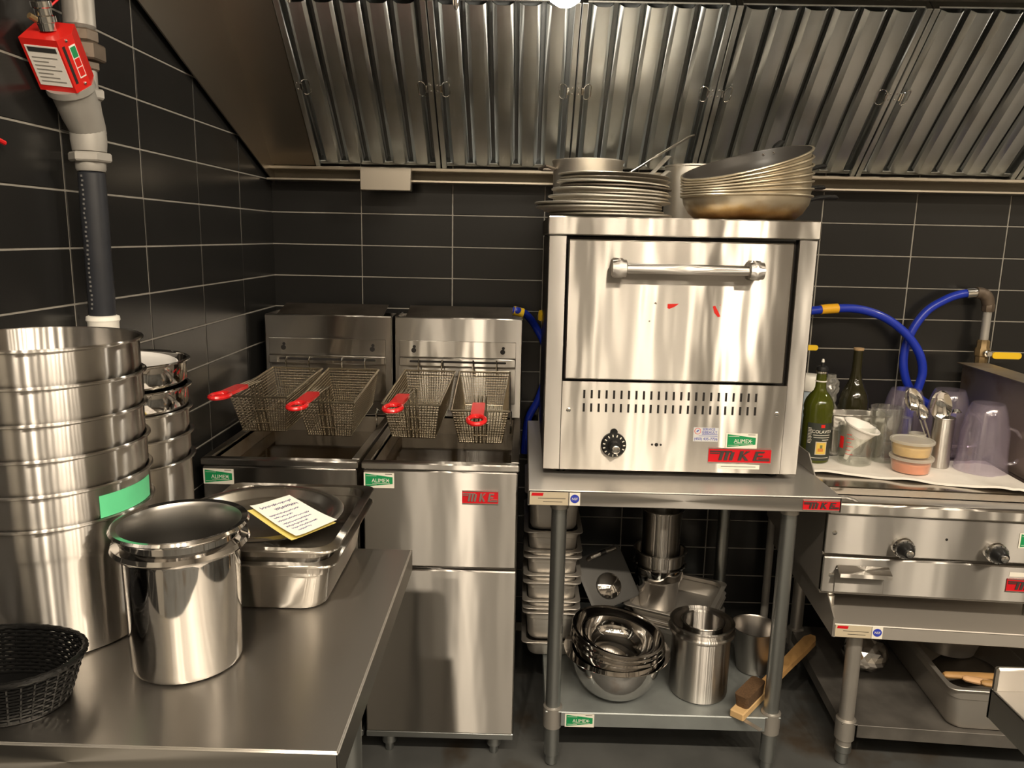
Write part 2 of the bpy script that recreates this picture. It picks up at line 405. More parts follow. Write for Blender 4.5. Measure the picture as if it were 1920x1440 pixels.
# ------------------------------------------------------------------ the setting
def struct(name, mb, m, parent=None): return tag(obj(name, mb, m, parent, smooth=False), kind='structure')
XL = -0.861
wall_back = struct('wall_back', MB().box(XL - .1, 3.3, .0016, .12, 0, 2.7), GROUT)
wall_left = struct('wall_left', MB().box(XL - .12, XL - .0016, -5.6, .0016, 0, 2.7), GROUT)
struct('wall_right', MB().box(3.3, 3.4, -5.6, .12, 0, 2.7), WALLM)
struct('wall_front', MB().box(XL - .12, 3.4, -5.7, -5.6, 0, 2.7), WALLM)
floor = struct('floor', MB().box(XL - .12, 3.4, -5.7, .12, -.05, 0), FLOORM)
struct('ceiling', MB().box(XL - .12, 3.4, -5.7, .12, 2.7, 2.78), CEILM)
JZ = [1.307 + .1063 * k for k in range(-12, 9)]
tb = obj('tile', MB().box(-.1534, .1534, 0, .004, -.0513, .0513, .0011), TILE, wall_back, world=False)
tl = obj('tile', MB().box(-.004, 0, -.1477, .1477, -.0513, .0513, .0011), TILE, wall_left, world=False)
ib = mtx(wall_back).inverted(); il = mtx(wall_left).inverted()
first = True
jx = [XL] + [-.559 + .3111 * k for k in range(0, 9)]
for i in range(len(jx)):
    x0 = jx[i]; cx = (jx[0] - .559) / 2 - .003 if i == 0 else x0 + .1555
    for z in JZ:
        if z > 1.66 or cx > 1.95: continue
        o = tb if first else tb.copy()
        if not first: C.objects.link(o)
        first = False
        o.location = ib @ Vector((cx, 0.0 + random.uniform(-.0004, .0004), z + .0531)); o.rotation_euler = (random.uniform(-.002, .002), 0, random.uniform(-.0015, .0015))
first = True
for k in range(8):
    cy = -.149 - .2995 * k
    for z in JZ:
        if z > 2.2 or (k < 3 and z > 2.05): continue
        o = tl if first else tl.copy()
        if not first: C.objects.link(o)
        first = False
        o.location = il @ Vector((XL + random.uniform(-.0004, .0004), cy, z + .0531)); o.rotation_euler = (0, random.uniform(-.002, .002), random.uniform(-.0015, .0015))

# ------------------------------------------------------------------ hood
hood = thing('range_hood', 'stainless steel canopy hood along the top of the black tiled wall', 'hood', (0.6, 0, 1.6))
HXL, HXR = -.850, 2.6
m = MB()
m.box(HXL, HXR, -.060, -.002, 1.657, 1.668, .002); m.box(HXL, HXR, -.085, -.002, 1.620, 1.627, .001); m.box(HXL, HXR, -.012, -.002, 1.627, 1.657, 0, 1)
obj('grease_trough', m, [steel('trough_steel', .3, 0, col=(.62, .56, .47), wave=.05), mat('trough_grease_shade', (.10, .085, .062), .5, .4)], hood)  # dark brown channel: grease tone plus the recess's shade in the colour
m = MB(); m.box(-.535, -.372, -.125, -.087, 1.590, 1.662, .002); m.box(-.530, -.377, -.087, -.062, 1.628, 1.656)
tag(obj('grease_cup', m, SH, hood), label='small square grease cup hanging from the trough')
obj('filler_panel', MB().plate([(HXL, -.034, 1.672), (-.702, -.034, 1.672), (-.702, -.445, 2.083), (HXL, -.445, 2.083)], (0, .004, .004)), SH, hood)
obj('end_panel', MB().plate([(HXL, -.012, 1.615), (HXL, -1.30, 2.085), (HXL, -1.30, 2.42), (HXL, -.012, 2.42)], (.004, 0, 0)), SH, hood)
obj('end_panel', MB().plate([(HXR, -.012, 1.615), (HXR, -1.30, 2.085), (HXR, -1.30, 2.42), (HXR, -.012, 2.42)], (-.004, 0, 0)), SH, hood)
obj('filter_rail', MB().box(HXL + .004, HXR - .004, -.475, -.440, 2.090, 2.125, .002), SH, hood)
obj('plenum_panel', MB().box(HXL + .004, HXR - .004, -.450, -.446, 2.125, 2.42), SH, hood)
obj('hood_ceiling', MB().box(HXL + .004, HXR - .004, -1.30, -.450, 2.412, 2.42), SH, hood)
obj('front_panel', MB().box(HXL, HXR, -1.306, -1.30, 2.06, 2.42), SH, hood)

# baffle filters
def make_filter(wd, nb):
    t = bpy.data.objects.new('baffle_filter', None); C.objects.link(t); WM[t.name] = Matrix.Identity(4)
    Lh = .568; f = MB(); e = .017
    f.box(.001, e, 0, Lh, -.03, .012, .0015); f.box(wd - e, wd - .001, 0, Lh, -.03, .012, .0015)
    f.box(e, wd - e, 0, .014, -.03, .000, .001); f.box(e, wd - e, Lh - .005, Lh, -.03, .000, .001)
    obj('filter_frame', f, FILT, t, world=False)
    obj('back_baffle', MB().box(e, wd - e, .012, Lh - .012, -.029, -.026), FILTD, t, world=False)
    pitch = (wd - 2 * e - .012) / nb
    for i in range(nb):
        cx = e + .006 + pitch * (i + .5); h = pitch / 2
        top = [(-h * .90, -.018), (-h * .84, -.006), (-h * .52, .0065), (-h * .2, .0085), (h * .2, .0085), (h * .46, .0065), (h * .70, -.004), (h * .80, -.020)]
        bot = [(x * .94, z - .0015) for x, z in top][::-1]
        prof = top + bot
        b = MB().loops([[(cx + x, .012, z) for x, z in prof], [(cx + x, Lh - .012, z) for x, z in prof]])
        obj('baffle', b, FILT, t, world=False, ang=25)
    for sx, cx in ((1, e + .018), (-1, wd - e - .018)):
        P = []
        for k in range(18):
            a = 2 * PI * k / 18
            P.append((cx + .011 * math.cos(a), .30 + .012 * math.sin(a) + (.013 if math.sin(a) > 0 else -.013), .016 + .004 * math.cos(a) * -sx))
        hb = MB().tube(P, .0014, 6, closed=True)
        for dy in (-.01, .01):
            hb.lathe([(.0028, 0), (.0028, .001), (.0012, .002)], 8, 0, Matrix.Translation((cx - sx * .0265, .30 + dy, .0118)))
        hb.box(cx - sx * .0180, cx - sx * .010, .288, .312, .0118, .0165, .001)
        obj('filter_handle', hb, CHROME, t, world=False)
    return t
fx = [-.700, -.282, .138, .553, 1.075, 1.597]
fw = [.418, .420, .415, .522, .522, .50]
fl = ['baffle filter at the left end of the hood beside the blank panel', 'baffle filter second from the left end of the hood',
      'baffle filter behind and left of the hood lamp above the plate stack', 'wide baffle filter above the stack of frying pans',
      'wide baffle filter above the hoses and olive oil bottle', 'baffle filter cut off by the right side of the photo']
for i in range(6):
    t = make_filter(fw[i] - .002, 5 if fw[i] < .45 else 6)
    tag(t, fl[i], 'filter', 'baffle filters of the hood')
    place(t, (fx[i] + .001, -.0335, 1.6775), (R_(135), 0, 0))

def hood_lamp(x, label):
    hl = thing('hood_lamp', label, 'lamp', (x, -.66, 2.41), group='globe lamps inside the hood')
    T = Matrix.Translation((x, -.66, 0))
    obj('lamp_base', MB().lathe([(.045, 2.411), (.045, 2.38), (.03, 2.37), (.012, 2.36), (.012, 2.13), (.04, 2.12), (.042, 2.099), (.03, 2.099)], 28, 0, T), SD, hl)
    obj('globe', MB().lathe([(.034, 2.098), (.040, 2.085), (.046, 2.06), (.045, 2.035), (.036, 2.015), (.018, 2.003), (.001, 2.0)], 32, 0, T), GLOBE, hl)
hood_lamp(.083, 'glowing glass globe lamp hanging inside the hood at the top edge')
hood_lamp(2.03, 'second globe lamp added unseen inside the hood to light the right filters')  # unseen lamp added to brighten the filters on the right
def nozzle(x, y, z, label):
    t = thing('fire_nozzle', label, 'nozzle', (x, y, z), group='fire nozzles inside the hood')
    obj('supply_pipe', MB().lathe([(.009, z + .06), (.009, 2.412)], 14, 0, Matrix.Translation((x, y, 0))), CHROME, t)
    obj('nozzle_tip', MB().lathe([(.003, z), (.008, z + .01), (.011, z + .03), (.011, z + .05), (.014, z + .052), (.014, z + .062), (.009, z + .065)], 16, 0, Matrix.Translation((x, y, 0))), CHROME, t)
nozzle(-.196, -.50, 2.034, 'chrome fire nozzle pipe hanging in front of the second filter')
nozzle(-.635, -.50, 2.043, 'chrome fire nozzle at the top left filter corner')

# ------------------------------------------------------------------ gas pipe with shut-off valve on the left wall
PX, PY = -.820, -1.178
gp = thing('gas_pipe', 'upright gas pipe with black sleeve and grey valve on the left wall', 'pipe', (PX, PY, 0.0))
Tp = Matrix.Translation((PX, PY, 0))
obj('pipe', MB().lathe([(.017, .02), (.017, 2.40)], 20, 0, Tp), CAST, gp)
tag(obj('floor_flange', MB().lathe([(.045, 0), (.045, .012), (.024, .02), (.019, .03)], 24, 0, Tp), CAST, gp))
tag(obj('rubber_sleeve', MB().lathe([(.0235, 1.285), (.0245, 1.29), (.0235, 1.40), (.0245, 1.48), (.0235, 1.552), (.020, 1.556)], 24, 0, Tp), RUBBER, gp), label='black pipe sleeve')
sl = MB()
for k in range(30):
    a = R_(205 + random.uniform(-3, 3)); z = 1.30 + k * .0085
    sl.box(-.0015, .0015, -.001, .0008, -.002, .0018, 0, 0, Matrix.Translation((PX + .0246 * math.cos(a + .9), PY + .0246 * math.sin(a + .9), z)) @ Matrix.Rotation(a + .9 + PI / 2, 4, 'Z'))
obj('sleeve_print', sl, mat('print_grey', (.16, .16, .16), .6), gp)
wc = MB().lathe([(.0255, .9), (.028, .905), (.028, 1.272), (.0305, 1.276), (.0295, 1.283), (.0255, 1.285)], 24, 0, Tp)
obj('white_collar', wc, WHITE, gp)
def hexnut(z0, z1, r, m_, name, rot=0.0):
    o = obj(name, MB().lathe([(r * .93, z0), (r, z0 + .003), (r, z1 - .003), (r * .93, z1)], 6, 0, Tp @ Matrix.Rotation(rot, 4, 'Z')), m_, gp, smooth=False); return o
hexnut(1.573, 1.590, .037, CAST, 'hex_nut', .3)
obj('pipe_thread', MB().lathe([(.024, 1.556), (.026, 1.560), (.026, 1.574)], 24, 0, Tp), CAST, gp)
br_dir = Vector((.05, -.62, .78)).normalized()
b0 = Vector((PX, PY, 1.632))
mb_ = MB().lathe([(.022, 1.588), (.029, 1.592), (.031, 1.612), (.030, 1.640), (.026, 1.665), (.024, 1.69)], 24, 0, Tp)
mb_.tube([b0 - br_dir * .028, b0 - br_dir * .012, b0 + br_dir * .03, b0 + br_dir * .075, b0 + br_dir * .080, b0 + br_dir * .092], [.012, .029, .034, .036, .041, .041], 24)
obj('valve_body', mb_, CAST, gp)
hexnut(1.685, 1.703, .034, CAST, 'hex_nut', .1)
hexnut(1.735, 1.752, .028, BRASSO, 'union_nut', .2); hexnut(1.752, 1.782, .039, BRASSO, 'union_nut', .5); hexnut(1.784, 1.806, .029, BRASSO, 'union_nut', .35)
obj('upper_pipe', MB().lathe([(.023, 1.703), (.023, 1.735)], 20, 0, Tp), CAST, gp)
obj('pipe_coupling', MB().lathe([(.022, 1.806), (.027, 1.812), (.027, 1.86), (.022, 1.866)], 20, 0, Tp), CAST, gp)
# red actuator box on the slanted branch
za = br_dir; xa = Vector((.80, -.50, 0)); xa = (xa - za * xa.dot(za)).normalized(); ya = za.cross(xa)
MA = Matrix((xa, ya, za)).transposed().to_4x4(); MA.translation = b0 + br_dir * .092
MA = MA @ Matrix.Rotation(R_(22), 4, 'Z') @ Matrix.Diagonal((.88, .88, .88, 1))
ab = obj('actuator_box', MB().prism([(-.040, -.036), (.034, -.036), (.046, .0), (.034, .036), (-.040, .036)], 0, .105, 0, MA), REDP, gp, smooth=False)
lb = MB(); lb.box(-.034, .030, -.0368, -.036, .012, .092, 0, 0, MA); lb.box(-.030, .026, -.0374, -.0368, .080, .089, 0, 1, MA)
for k in range(7): lb.box(-.028, .022 - (k % 3) * .01, -.0373, -.0368, .020 + .008 * k, .022 + .008 * k, 0, 2, MA)
tag(obj('label_plate', lb, [PAPER, INKB, CAST], ab), label='white instruction label on the actuator box')
# indicator panel on the other face
fa = Vector((.034, -.036, 0)); fb = Vector((.046, 0, 0)); fd = (fb - fa).normalized()
MF = MA @ Matrix.Translation((fa + fb) / 2) @ Matrix((fd, Vector((0, 0, 1)), fd.cross(Vector((0, 0, 1))))).transposed().to_4x4()
lb = MB(); lb.box(.001, .016, .022, .086, 0, .0008, 0, 0, MF); lb.box(.0025, .0145, .062, .083, .0008, .0013, 0, 1, MF); lb.box(.0025, .0145, .044, .060, .0008, .0013, 0, 2, MF); lb.box(.0025, .0145, .025, .042, .0008, .0013, 0, 2, MF)
lb.box(-.013, -.007, .016, .09, -.0002, .0006, 0, 3, MF)
for q in ((.0, .098), (.006, .010)): lb.lathe([(.003, 0), (.003, .002), (.001, .003)], 8, 4, MF @ Matrix.Translation((q[0], q[1], 0)))
tag(obj('indicator_window', lb, [PAPER, GREENL, REDP, DARK, CHROME], ab), label='indicator strip with green and red fields')
topc = MA @ Vector((0, 0, .105)); 
m = MB().lathe([(.014, 0), (.014, .012), (.017, .013), (.017, .022), (.013, .024), (.013, .034), (.016, .036), (.016, .045), (.011, .047)], 12, 0, Matrix.Translation(topc) @ Matrix.Rotation(R_(20), 4, 'X'))
obj('conduit_fitting', m, CHROME, gp)
q0 = topc + Vector((0, -.012, .046))
obj('conduit', MB().tube([q0, q0 + Vector((0, .0, .06)), q0 + Vector((-.005, .03, .16)), q0 + Vector((-.008, .06, .3)), q0 + Vector((-.008, .06, .52))], .009, 10), RUBBER, gp)
obj('fusible_arm', MB().tube([topc + Vector((-.012, -.03, .016)), topc + Vector((.0, .0, .006))], .005, 8), BRASS, gp)
obj('red_wire', MB().tube([topc + Vector((0, .01, .04)), topc + Vector((.02, .03, .07)), topc + Vector((.012, .05, .12)), topc + Vector((-.01, .07, .3))], .0018, 6), RED, gp)
m = MB().tube([(XL + .006, -1.60, 1.61), (XL + .008, -1.48, 1.594), (XL + .012, -1.402, 1.590), (XL + .012, -1.376, 1.584)], .004, 8)
tag(obj('red_cable', m, RED), 'short red cable end on the left wall at the picture edge', 'cable')

# ------------------------------------------------------------------ fryers
def fryer(x0, x1, label, badge):
    t = thing('deep_fryer', label, 'fryer', ((x0 + x1) / 2, -.42, 0), group='two floor fryers side by side')
    YF = -.752
    obj('cabinet', MB().box(x0 + .002, x1 - .002, YF + .016, -.06, .096, .742, .003), SF, t)
    obj('base_rail', MB().box(x0, x1, YF + .004, -.06, .076, .095, .002), GALV, t)
    obj('front_panel', MB().box(x0 + .004, x1 - .004, YF, YF + .015, .587, .851, .003), SF, t)
    obj('door', MB().box(x0 + .002, x1 - .002, YF - .002, YF + .015, .098, .579, .003), SF, t)
    for sx in (x0 + .055, x1 - .055):
        for sy in (YF + .06, -.12):
            obj('leg', MB().lathe([(.010, 0), (.012, .004), (.012, .026), (.020, .028), (.021, .034), (.019, .040), (.019, .076)], 18, 0, Matrix.Translation((sx, sy, 0))), GALV, t)
    m = MB(); e = .022
    m.box(x0, x1, YF - .004, YF + .024, .854, .872, .003)
    m.box(x0, x0 + e, YF + .024, -.222, .854, .872, .002); m.box(x1 - e, x1, YF + .024, -.222, .854, .872, .002)
    obj('tank_rim', m, SF, t)
    m = MB()
    a, b, c, d = x0 + e, x1 - e, YF + .024, -.224
    zt, zb = .866, .76
    m.box(a, b, c - .003, c, zb, zt); m.box(a, b, d, d + .003, zb, zt); m.box(a - .003, a, c, d, zb, zt); m.box(b, b + .003, c, d, zb, zt); m.box(a, b, c, d, zb - .003, zb)
    tag(obj('tank', m, GREASE, t))
    obj('oil', MB().box(a + .001, b - .001, c + .001, d - .001, zb, .815), OIL, t)
    m = MB()
    m.box(x0, x1, -.220, -.205, .870, 1.194, .003); m.box(x0, x0 + .004, -.205, -.06, .746, 1.194); m.box(x1 - .004, x1, -.205, -.06, .746, 1.194)
    m.box(x0 + .004, x1 - .004, -.066, -.060, .746, 1.190)
    obj('flue_housing', m, SF, t)
    obj('flue_inside', MB().box(x0 + .005, x1 - .005, -.204, -.067, 1.10, 1.11), DARK, t)  # dark sheet for the shade down in the flue
    obj('flue_deflector', MB().plate([(x0 + .03, -.195, 1.186), (x1 - .035, -.195, 1.186), (x1 - .035, -.075, 1.216), (x0 + .03, -.075, 1.216)], (0, 0, .003)), ALUD, t)
    m = MB(); m.box(x0 + .016, x1 - .020, -.224, -.2205, .918, 1.118, .001); m.box(x0 + .016, x1 - .020, -.240, -.2245, 1.040, 1.066, .002); m.box(x0 + .016, x1 - .02, -.229, -.2245, 1.068, 1.120, .001)
    hg = obj('basket_hanger', m, SO, t)
    obj('hanger_slot', MB().loops([rrect((x1 - x0) / 2 - .05, .0035, .0035, z_) for z_ in (0, .0006)], mx=XZ((x0 + x1) / 2, -.2401, 1.055)), DARK, hg, smooth=False)
    for px in (x0 + .062, x1 - .062):
        m = MB().lathe([(.008, 0), (.008, .0006)], 16, 0, XZ(px, -.2291, 1.089)); m.lathe([(.005, 0), (.005, .0007)], 14, 0, XZ(px + .002, -.2291, 1.101))
        obj('keyhole', m, DARK, hg, smooth=False)  # flat dark discs, the shade of the holes as colour
    decal('sticker', alimex, t, x0 + .006, YF - .0006, .803, label='green and white sticker reading ALIMEX', w=.079, h=.041)
    if badge: decal('badge', mke, t, x1 - .147, YF - .0006, .766, label='red maker badge', w=.094, h=.036, letters='light')
    for s in (1, -1):
        xx = x1 - .03 if s > 0 else x0 + .03
        obj('lift_hook', MB().tube([(xx, -.34, .85), (xx, -.34, .905), (xx, -.325, .915), (xx, -.31, .905)], .003, 8), CHROME, t)
    return t
fryer(-.830, -.420, 'left floor fryer standing against the left black tiled wall', False)
fryer(-.411, -.002, 'right floor fryer with red badge beside the oven table', True)

# fry baskets: origin at the back top edge centre, reaching towards -y
def make_basket():
    t = bpy.data.objects.new('fryer_basket', None); C.objects.link(t); WM[t.name] = Matrix.Identity(4)
    hw, Ln, dp = .079, .335, .108
    tp = lambda s: (hw - .018 * s)      # half width at depth fraction s
    yb = lambda s: -.012 * s            # back wall
    yf = lambda s: -Ln + .028 * s       # front wall
    wm = MB(); r = .0011
    def wire(P): wm.tube(P, r, 4)
    for k in range(1, 14):
        s = k / 13; z = -dp * s
        wm.tube([(-tp(s), yb(s), z), (tp(s), yb(s), z), (tp(s), yf(s), z), (-tp(s), yf(s), z)], r, 4, closed=True)
    n = 19
    for k in range(n + 1):
        u = -1 + 2 * k / n
        wire([(u * hw, 0, 0), (u * tp(1), yb(1), -dp), (u * tp(1), yf(1), -dp), (u * hw, -Ln, 0)])
    n = 40
    for k in range(1, n):
        u = k / n
        y0 = -Ln * u; y1 = yb(1) + (yf(1) - yb(1)) * u
        wire([(-hw, y0, 0), (-tp(1), y1, -dp), (tp(1), y1, -dp), (hw, y0, 0)])
    o = obj('wire_mesh', wm, WIRE, t, world=False); tag(o, kind='stuff')
    rm = MB().tube([(-hw - .001, .002, 0), (hw + .001, .002, 0), (hw + .001, -Ln - .002, 0), (-hw - .001, -Ln - .002, 0)], .0032, 8, closed=True)
    rm.tube([(-tp(1), yb(1), -dp), (tp(1), yb(1), -dp), (tp(1), yf(1), -dp), (-tp(1), yf(1), -dp)], .0022, 6, closed=True)
    obj('rim', rm, WIRE, t, world=False)
    for hx in (-.037, .037):
        obj('hook', MB().tube([(hx, .006, -.012), (hx, .006, .006), (hx, .004, .026), (hx, .010, .034), (hx, .017, .033), (hx, .019, .026)], .0023, 8), CHROME, t, world=False)
    hm = MB()
    for k in range(4):
        xx = -.016 + .0107 * k
        hm.tube([(xx, yf(1) - .004, -dp), (xx, yf(.5) - .005, -dp * .5), (xx, -Ln - .006, 0), (xx, -Ln - .004, .035), (xx, -Ln - .012, .048), (xx * .9, -Ln - .06, .053), (xx * .9, -Ln - .15, .0605)], .0019, 6)
    for z in (.018, -.04, -.08): hm.tube([(-.022, -Ln - .003 + .02 * max(0, -z / dp), z), (.022, -Ln - .003 + .02 * max(0, -z / dp), z)], .0018, 6)
    obj('handle_wires', hm, WIRE, t, world=False)
    g = MB(); gy = 0; gz = 0
    g.loops([rrect(.0165, .057, .006, z_, cy=-.057) for z_ in (-.004, .0045)])
    P = []
    for k in range(20):
        a = 2 * PI * k / 20; P.append((.021 * math.sin(a), -.142 - .034 * math.cos(a), 0))
    g.tube(P, .0058, 8, closed=True)
    gm = Matrix.Translation((0, -Ln - .096, .0560)) @ Matrix.Rotation(R_(-5), 4, 'X'); g.v = [gm @ p for p in g.v]
    obj('grip', g, RED, t, world=False)
    return t
bk = make_basket()
bx = [-.716, -.537, -.293, -.119]
bl = ['fry basket at the far left with its red grip angled up', 'fry basket on the right half of the left fryer', 'fry basket on the left half of the right fryer', 'fry basket nearest the oven with red grip pointing forward']
for i in range(4):
    o = bk if i == 0 else copy_tree(bk)
    tag(o, bl[i], 'fry basket', 'fry baskets hung over the fryers')
    place(o, (bx[i], -.262, 1.028), (R_((4.0, 6.0, 6.0, 8.5)[i]), 0, R_((-2, -1, -2, 1)[i])))
for ch in bk.children:
    pass

# ------------------------------------------------------------------ oven on its table
tbl = thing('oven_table', 'steel equipment table with grey pipe legs carrying the oven', 'table', (.42, -.42, 0))
TX0, TX1, TY = .022, .813, -.80
m = MB(); m.box(TX0, TX1, TY, -.05, .818, .824, .002); m.box(TX0, TX1, TY, TY + .004, .783, .823, .0015); m.box(TX0, TX0 + .004, TY, -.05, .783, .82); m.box(TX1 - .004, TX1, TY, -.05, .783, .82); m.box(TX0, TX1, -.054, -.05, .783, .82)
tag(obj('tabletop', m, ST, tbl))
obj('side_splash', MB().plate([(TX1 - .003, -.62, .823), (TX1 - .003, -.56, .872), (TX1 - .003, -.05, .872), (TX1 - .003, -.05, .823)], (.003, 0, 0)), SD, tbl)
for lx, ly in ((.106, -.735), (.708, -.735), (.106, -.13), (.708, -.13)):
    lg = obj('leg', MB().lathe([(.0205, .05), (.0205, .783)], 24, 0, Matrix.Translation((lx, ly, 0))), GALV, tbl)
    obj('foot', MB().lathe([(.010, 0), (.016, .006), (.016, .03), (.0205, .034), (.0205, .07), (.0205, .07)], 20, 0, Matrix.Translation((lx, ly, 0))), GALV, lg)
    obj('shelf_collar', MB().lathe([(.0215, .118), (.0255, .12), (.0265, .17), (.0265, .180), (.0215, .183)], 24, 0, Matrix.Translation((lx, ly, 0))), SD, lg)
    obj('leg_socket', MB().lathe([(.0215, .755), (.0245, .757), (.0245, .783)], 24, 0, Matrix.Translation((lx, ly, 0))), SD, lg)
m = MB(); m.box(.085, .729, -.757, -.11, .171, .175, .001); m.box(.128, .686, -.760, -.757, .134, .175, .001); m.box(.128, .686, -.110, -.107, .134, .175, .001)
for (a, b) in ((.085, .088), (.726, .729)): m.box(a, b, -.71, -.155, .134, .172)
SHELF = mat('shelf_grey', (0.30, 0.325, 0.325), 0.42, 0.55, noise=0.35, nscale=9)
obj('shelf', m, SHELF, tbl)
decal('sticker', alimex, tbl, .139, -.7602, .133, label='green and white sticker reading ALIMEX', w=.08, h=.039)
decal('maker_label', maker_plate, tbl, .026, -.8002, .785, label='beige maker label', w=.098, h=.034)
decal('approval_sticker', nsf, tbl, .127, -.8002, .785, label='blue and white NSF sticker', s=.027)
decal('badge', mke, tbl, .716, -.8002, .789, label='red maker badge', w=.092, h=.026, letters='dark')

OX0, OX1, OY = .060, .738, -.68
ov = thing('pizza_oven', 'countertop stainless pizza oven with pull-down door and bar handle', 'oven', (.40, -.37, .824))
m = MB()
for fx_ in (OX0 + .05, OX1 - .05):
    for fy_ in (OY + .06, -.12): obj('foot', MB().lathe([(.016, .824), (.018, .828), (.018, .842)], 16, 0, Matrix.Translation((fx_, fy_, 0))), BLACK, ov)
m = MB(); m.box(OX0 + .002, OX0 + .006, OY + .01, -.06, .842, 1.455); m.box(OX1 - .006, OX1 - .002, OY + .01, -.06, .842, 1.455); m.box(OX0 + .002, OX1 - .002, -.066, -.06, .842, 1.455); m.box(OX0 + .002, OX1 - .002, OY + .02, -.06, .842, .846)
m.box(OX0 + .04, OX1 - .04, OY + .022, OY + .026, .846, 1.455, 0, 1)
obj('body', m, [SF, DARK], ov)
obj('corner_post', MB().box(OX0, OX0 + .046, OY, OY + .03, .843, 1.458, .002), SF, ov)
obj('corner_post', MB().box(OX1 - .047, OX1, OY, OY + .03, .843, 1.458, .002), SF, ov)
obj('top_cap', MB().box(OX0 - .003, OX1 + .003, OY - .006, -.055, 1.459, 1.506, .003), SO, ov)
dr = obj('door', MB().box(.110, .676, OY - .014, OY + .012, 1.092, 1.449, .003), SO, ov)
m = MB().tube([(.246, OY - .062, 1.381), (.554, OY - .062, 1.381)], .0125, 20)
hd = obj('handle_bar', m, SC, dr)
for s, cx in ((1, .232), (-1, .571)):
    m = MB(); m.box(cx - .014, cx + .014, OY - .058, OY - .0145, 1.357, 1.405, .004); m.lathe([(.021, -.016), (.021, .018), (.017, .020)], 24, 0, Matrix.Translation((cx, OY - .062, 1.381)) @ Matrix.Rotation(PI / 2 * s, 4, 'Y'))
    obj('handle_bracket', m, SC, dr)
m = MB()
def blob(pts, mi): m.prism(pts, 0, .0005, mi, XZ(0, OY - .0142, 0))
blob([(.366, 1.292), (.395, 1.293), (.386, 1.286), (.371, 1.279), (.366, 1.281)], 0)
blob([(.481, 1.288), (.487, 1.290), (.494, 1.278), (.502, 1.263), (.496, 1.261), (.486, 1.272)], 0)
blob([(.331, 1.293), (.336, 1.296), (.339, 1.291), (.337, 1.290)], 1); blob([(.320, 1.248), (.324, 1.249), (.324, 1.245), (.320, 1.245)], 1); blob([(.497, 1.291), (.501, 1.293), (.501, 1.291)], 0)
tag(obj('sticker_residue', m, [REDP, BRASSO], dr, smooth=False), label='red scraps left of a sticker')
# vented lower panel
px0, px1, pz0, pz1, yy = .106, .691, .845, 1.084, OY - .003
n = 24; xs = [px0]; 
for k in range(n):
    c = .164 + (.613 - .164) * k / (n - 1); xs += [c - .0029, c + .0029]
xs.append(px1); zs = [pz0, 1.003, 1.026, 1.039, 1.062, pz1]
m = MB()
for i in range(len(xs) - 1):
    for j in range(5):
        hole = (i % 2 == 1) and j in (1, 3)
        if not hole: m.add([(xs[i], yy, zs[j]), (xs[i + 1], yy, zs[j]), (xs[i + 1], yy, zs[j + 1]), (xs[i], yy, zs[j + 1])], [(0, 1, 2, 3)])
        else:
            a, b, c, d = xs[i], xs[i + 1], zs[j], zs[j + 1]
            for q in (((a, c), (b, c)), ((b, c), (b, d)), ((b, d), (a, d)), ((a, d), (a, c))):
                m.add([(q[0][0], yy, q[0][1]), (q[1][0], yy, q[1][1]), (q[1][0], yy + .0015, q[1][1]), (q[0][0], yy + .0015, q[0][1])], [(0, 1, 2, 3)])
for q in (((px0, pz0), (px1, pz0)), ((px1, pz0), (px1, pz1)), ((px1, pz1), (px0, pz1)), ((px0, pz1), (px0, pz0))):
    m.add([(q[0][0], yy, q[0][1]), (q[1][0], yy, q[1][1]), (q[1][0], yy + .012, q[1][1]), (q[0][0], yy + .012, q[0][1])], [(0, 1, 2, 3)])
lp = obj('vent_panel', m, SO, ov, smooth=False)
obj('vent_shade', MB().box(px0 + .01, px1 - .01, yy + .0018, yy + .004, pz0 + .005, pz1 - .002), DARK, lp)  # dark sheet close behind the slots, their inner shade as colour
for sx, sz in ((.124, 1.007), (.670, 1.009)): obj('screw', MB().lathe([(.006, 0), (.006, .001), (.003, .0025)], 14, 0, XZ(sx, yy, sz)), CHROME, lp)
for dx, r in ((-.0115, .003), (0, .005), (.0115, .003)): obj('vent_hole', MB().lathe([(r, 0), (r, .0005)], 14, 0, XZ(.360 + dx, yy - .0001, .918)), DARK, lp, smooth=False)
mx = XZ(.246, yy, .917)
kb = obj('control_knob', MB().lathe([(.033, .002), (.033, .012), (.030, .016), (.017, .018), (.015, .036), (.013, .039)], 32, 0, mx), BLACK, ov)
obj('knob_cap', MB().lathe([(.011, .039), (.011, .044), (.008, .046)], 20, 0, mx @ Matrix.Translation((.002, -.004, 0))), CHROME, kb)
m = MB()
for k in range(14):
    a = R_(200 - k * 24); m.box(-.0014, .0014, .0235, .0295, .0145, .0172, 0, 0, mx @ Matrix.Rotation(a, 4, 'Z'))
obj('dial_marks', m, STICK, kb)
obj('dial_pointer', MB().lathe([(.010, .001), (.010, .004)], 16, 0, mx @ Matrix.Translation((0, .033, 0))), BLACK, kb)
